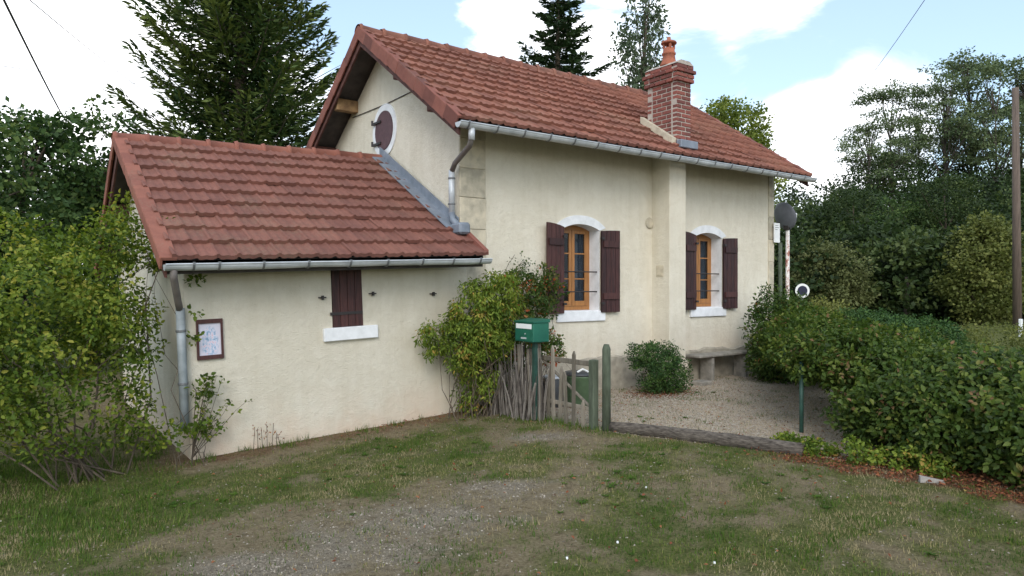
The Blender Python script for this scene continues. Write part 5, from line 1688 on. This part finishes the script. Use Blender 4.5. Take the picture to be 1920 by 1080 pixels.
def dens_tall(x, y):
    a = sstep(5.2, 6.2, y) * (1 - sstep(.9, 1.5, x)) * .45 * sstep(.25, .7, fbm(x * 3, y * 3, 17, 3))
    b = .5 * sstep(7.6, 7.85, y) * (1 - sstep(5.0, 5.2, x)) * sstep(.5, .7, vnoise(x * 5, y * 5, 13))
    c = .6 * np.exp(-((x - 5.45) / .14) ** 2) * sstep(5.6, 5.9, y) * (1 - sstep(7.8, 8, y))
    return np.clip(a + b + c, 0, 1)


p3 = blades(110000, 303, .03, .10, .0042, dens_tall, x0=-4, x1=6, y0=5, y1=9.5, tbase=.28)
V, Fq, T = merge([p1, p2, p3])
me = npmesh('grass', V, Fq, T); me.materials.append(M['grass'])
o = bpy.data.objects.new('grass', me); COL.objects.link(o); tag(o, 'short patchy grass and straw on the lawn', 'grass', None, 'stuff')


def pebbles(n, seed, s0, s1, fn):
    x, y, r = scatter(n, -2, 13, 1.2, 8.2, seed)
    k = r.random(len(x)) < fn(x, y); x = x[k]; y = y[k]; m = len(x)
    s = r.uniform(s0, s1, m) * np.clip(.8 + (CA * x + CB * y) / 25, .9, 1.4); c = np.stack([x, y, zg(x, y) + s * .15], 1)
    d6 = np.array([(1, 0, 0), (0, 1, 0), (-1, 0, 0), (0, -1, 0), (0, 0, .6), (0, 0, -.6)], float)
    a = r.uniform(0, 6.28, m); R = np.zeros((m, 3, 3)); R[:, 0, 0] = np.cos(a); R[:, 0, 1] = -np.sin(a) * .7; R[:, 1, 0] = np.sin(a); R[:, 1, 1] = np.cos(a) * .7; R[:, 2, 2] = 1
    V = c[:, None] + np.einsum('mij,kj->mki', R, d6) * s[:, None, None] * r.uniform(.75, 1.25, (m, 6, 1))
    f = np.array([(0, 1, 4), (1, 2, 4), (2, 3, 4), (3, 0, 4)])
    yd = (x > line_x(y)) * .38
    return V.reshape(-1, 3), (np.arange(m)[:, None, None] * 6 + f[None]).reshape(-1, 3), np.repeat(np.clip(r.normal(.42, .22, m) + yd, 0, 1), 6)


def dens_peb(x, y):
    g_, v_, r_ = cover(x, y); return np.clip((v_ - .3) * 1.6, 0.045, 1) * (1 - .5 * g_)


V, Fq, T = merge([pebbles(230000, 401, .005, .013, dens_peb)])
me = npmesh('gravel', V, Fq, T); me.materials.append(M['pebble'])
o = bpy.data.objects.new('gravel', me); COL.objects.link(o); tag(o, 'loose pale gravel in the yard and on the worn track', 'gravel', None, 'stuff')

x, y, r = scatter(170000, 1, 10, 1.2, 8.1, 501)
g_, v_, rd = cover(x, y)
yard_l = ((x > line_x(y)) & (r.random(len(x)) < .05))
k = (r.random(len(x)) < np.clip(rd - .2, 0, 1) * .75) & (x > 5.0) | (r.random(len(x)) < .004) | ((rd > .5) & (x < 5) & (r.random(len(x)) < .10)) | yard_l & (r.random(len(x)) < .5)
x = x[k]; y = y[k]; m = len(x)
C = np.stack([x, y, zg(x, y) + r.uniform(.004, .03, m)], 1)
A = r.normal(0, 1, (m, 3)); A[:, 2] *= .25
s = r.uniform(.015, .042, m) * np.where(v_[k] > .5, .8, 1)
g = leaf_geo(C, A, r.normal(0, .35, (m, 3)) + np.array((0, 0, 1.)), s, s * .6, np.clip(r.normal(.45, .25, m), 0, 1), 'fold')
me = npmesh('leaf_litter', *g); me.materials.append(M['litter'])
o = bpy.data.objects.new('leaf_litter', me); COL.objects.link(o); tag(o, 'reddish brown fallen leaves along the foot of the hedge', 'fallen leaves', None, 'stuff')

# flat rosettes of broad-leaved weeds and clover in the lawn
x, y, r = scatter(2600, -2, 11, 1.4, 8, 611)
g_, v_, rd = cover(x, y)
k = (r.random(len(x)) < np.clip(g_ * .8, .03, 1) * sstep(.45, .7, vnoise(x * 2, y * 2, 44))) & (rd < .5)
x = x[k]; y = y[k]; m = 9
ang = np.tile(np.arange(m) * 2.4, len(x)) + np.repeat(r.uniform(0, 6, len(x)), m)
sz = np.repeat(r.uniform(.014, .05, len(x)), m) * r.uniform(.6, 1.2, len(ang))
C = np.repeat(np.stack([x, y, zg(x, y) + .004], 1), m, 0) + np.stack([np.cos(ang), np.sin(ang), 0 * ang], 1) * .004
A = np.stack([np.cos(ang), np.sin(ang), r.uniform(.1, .7, len(ang))], 1)
g = leaf_geo(C, A, np.array((0, 0, 1.)) + r.normal(0, .2, (len(ang), 3)), sz, sz * .42, np.clip(np.repeat(r.normal(.18, .12, len(x)), m) + r.normal(0, .05, len(ang)), 0, .5), 'fold')
me = npmesh('weeds', *g); me.materials.append(M['grass'])
o = bpy.data.objects.new('weeds', me); COL.objects.link(o); tag(o, 'low broad-leaved weeds scattered through the lawn', 'weeds', None, 'stuff')

# the few white specks on the lawn
for i, (u, v, lab) in enumerate([(1158, 1019, 'small white pebble on the grass right of the worn track'), (1063, 1050, 'small white pebble near the bottom edge, in the middle'), (1212, 913, 'small white pebble on the grass below the log'), (1340, 1057, 'small white pebble beside the green tuft at the bottom')]):
    p = G(u, v); z = float(zg(p[0], p[1])); b = MB()
    n_ = 7; b.add([(p[0] + .009 * math.cos(6.28 * q / n_) * random.uniform(.7, 1.2), p[1] + .009 * math.sin(6.28 * q / n_), z) for q in range(n_)] + [(p[0] + .007 * math.cos(6.28 * q / n_), p[1] + .007 * math.sin(6.28 * q / n_), z + .012) for q in range(n_)],
                  [tuple(range(n_, 2 * n_))] + [(q, (q + 1) % n_, n_ + (q + 1) % n_, n_ + q) for q in range(n_)])
    tag(b.build('white_pebble', M['label'], None, True, (p[0], p[1], z)), lab, 'pebble', 'white specks on the lawn')

for o in bpy.data.objects:
    if '_base' in o:
        del o['_base']
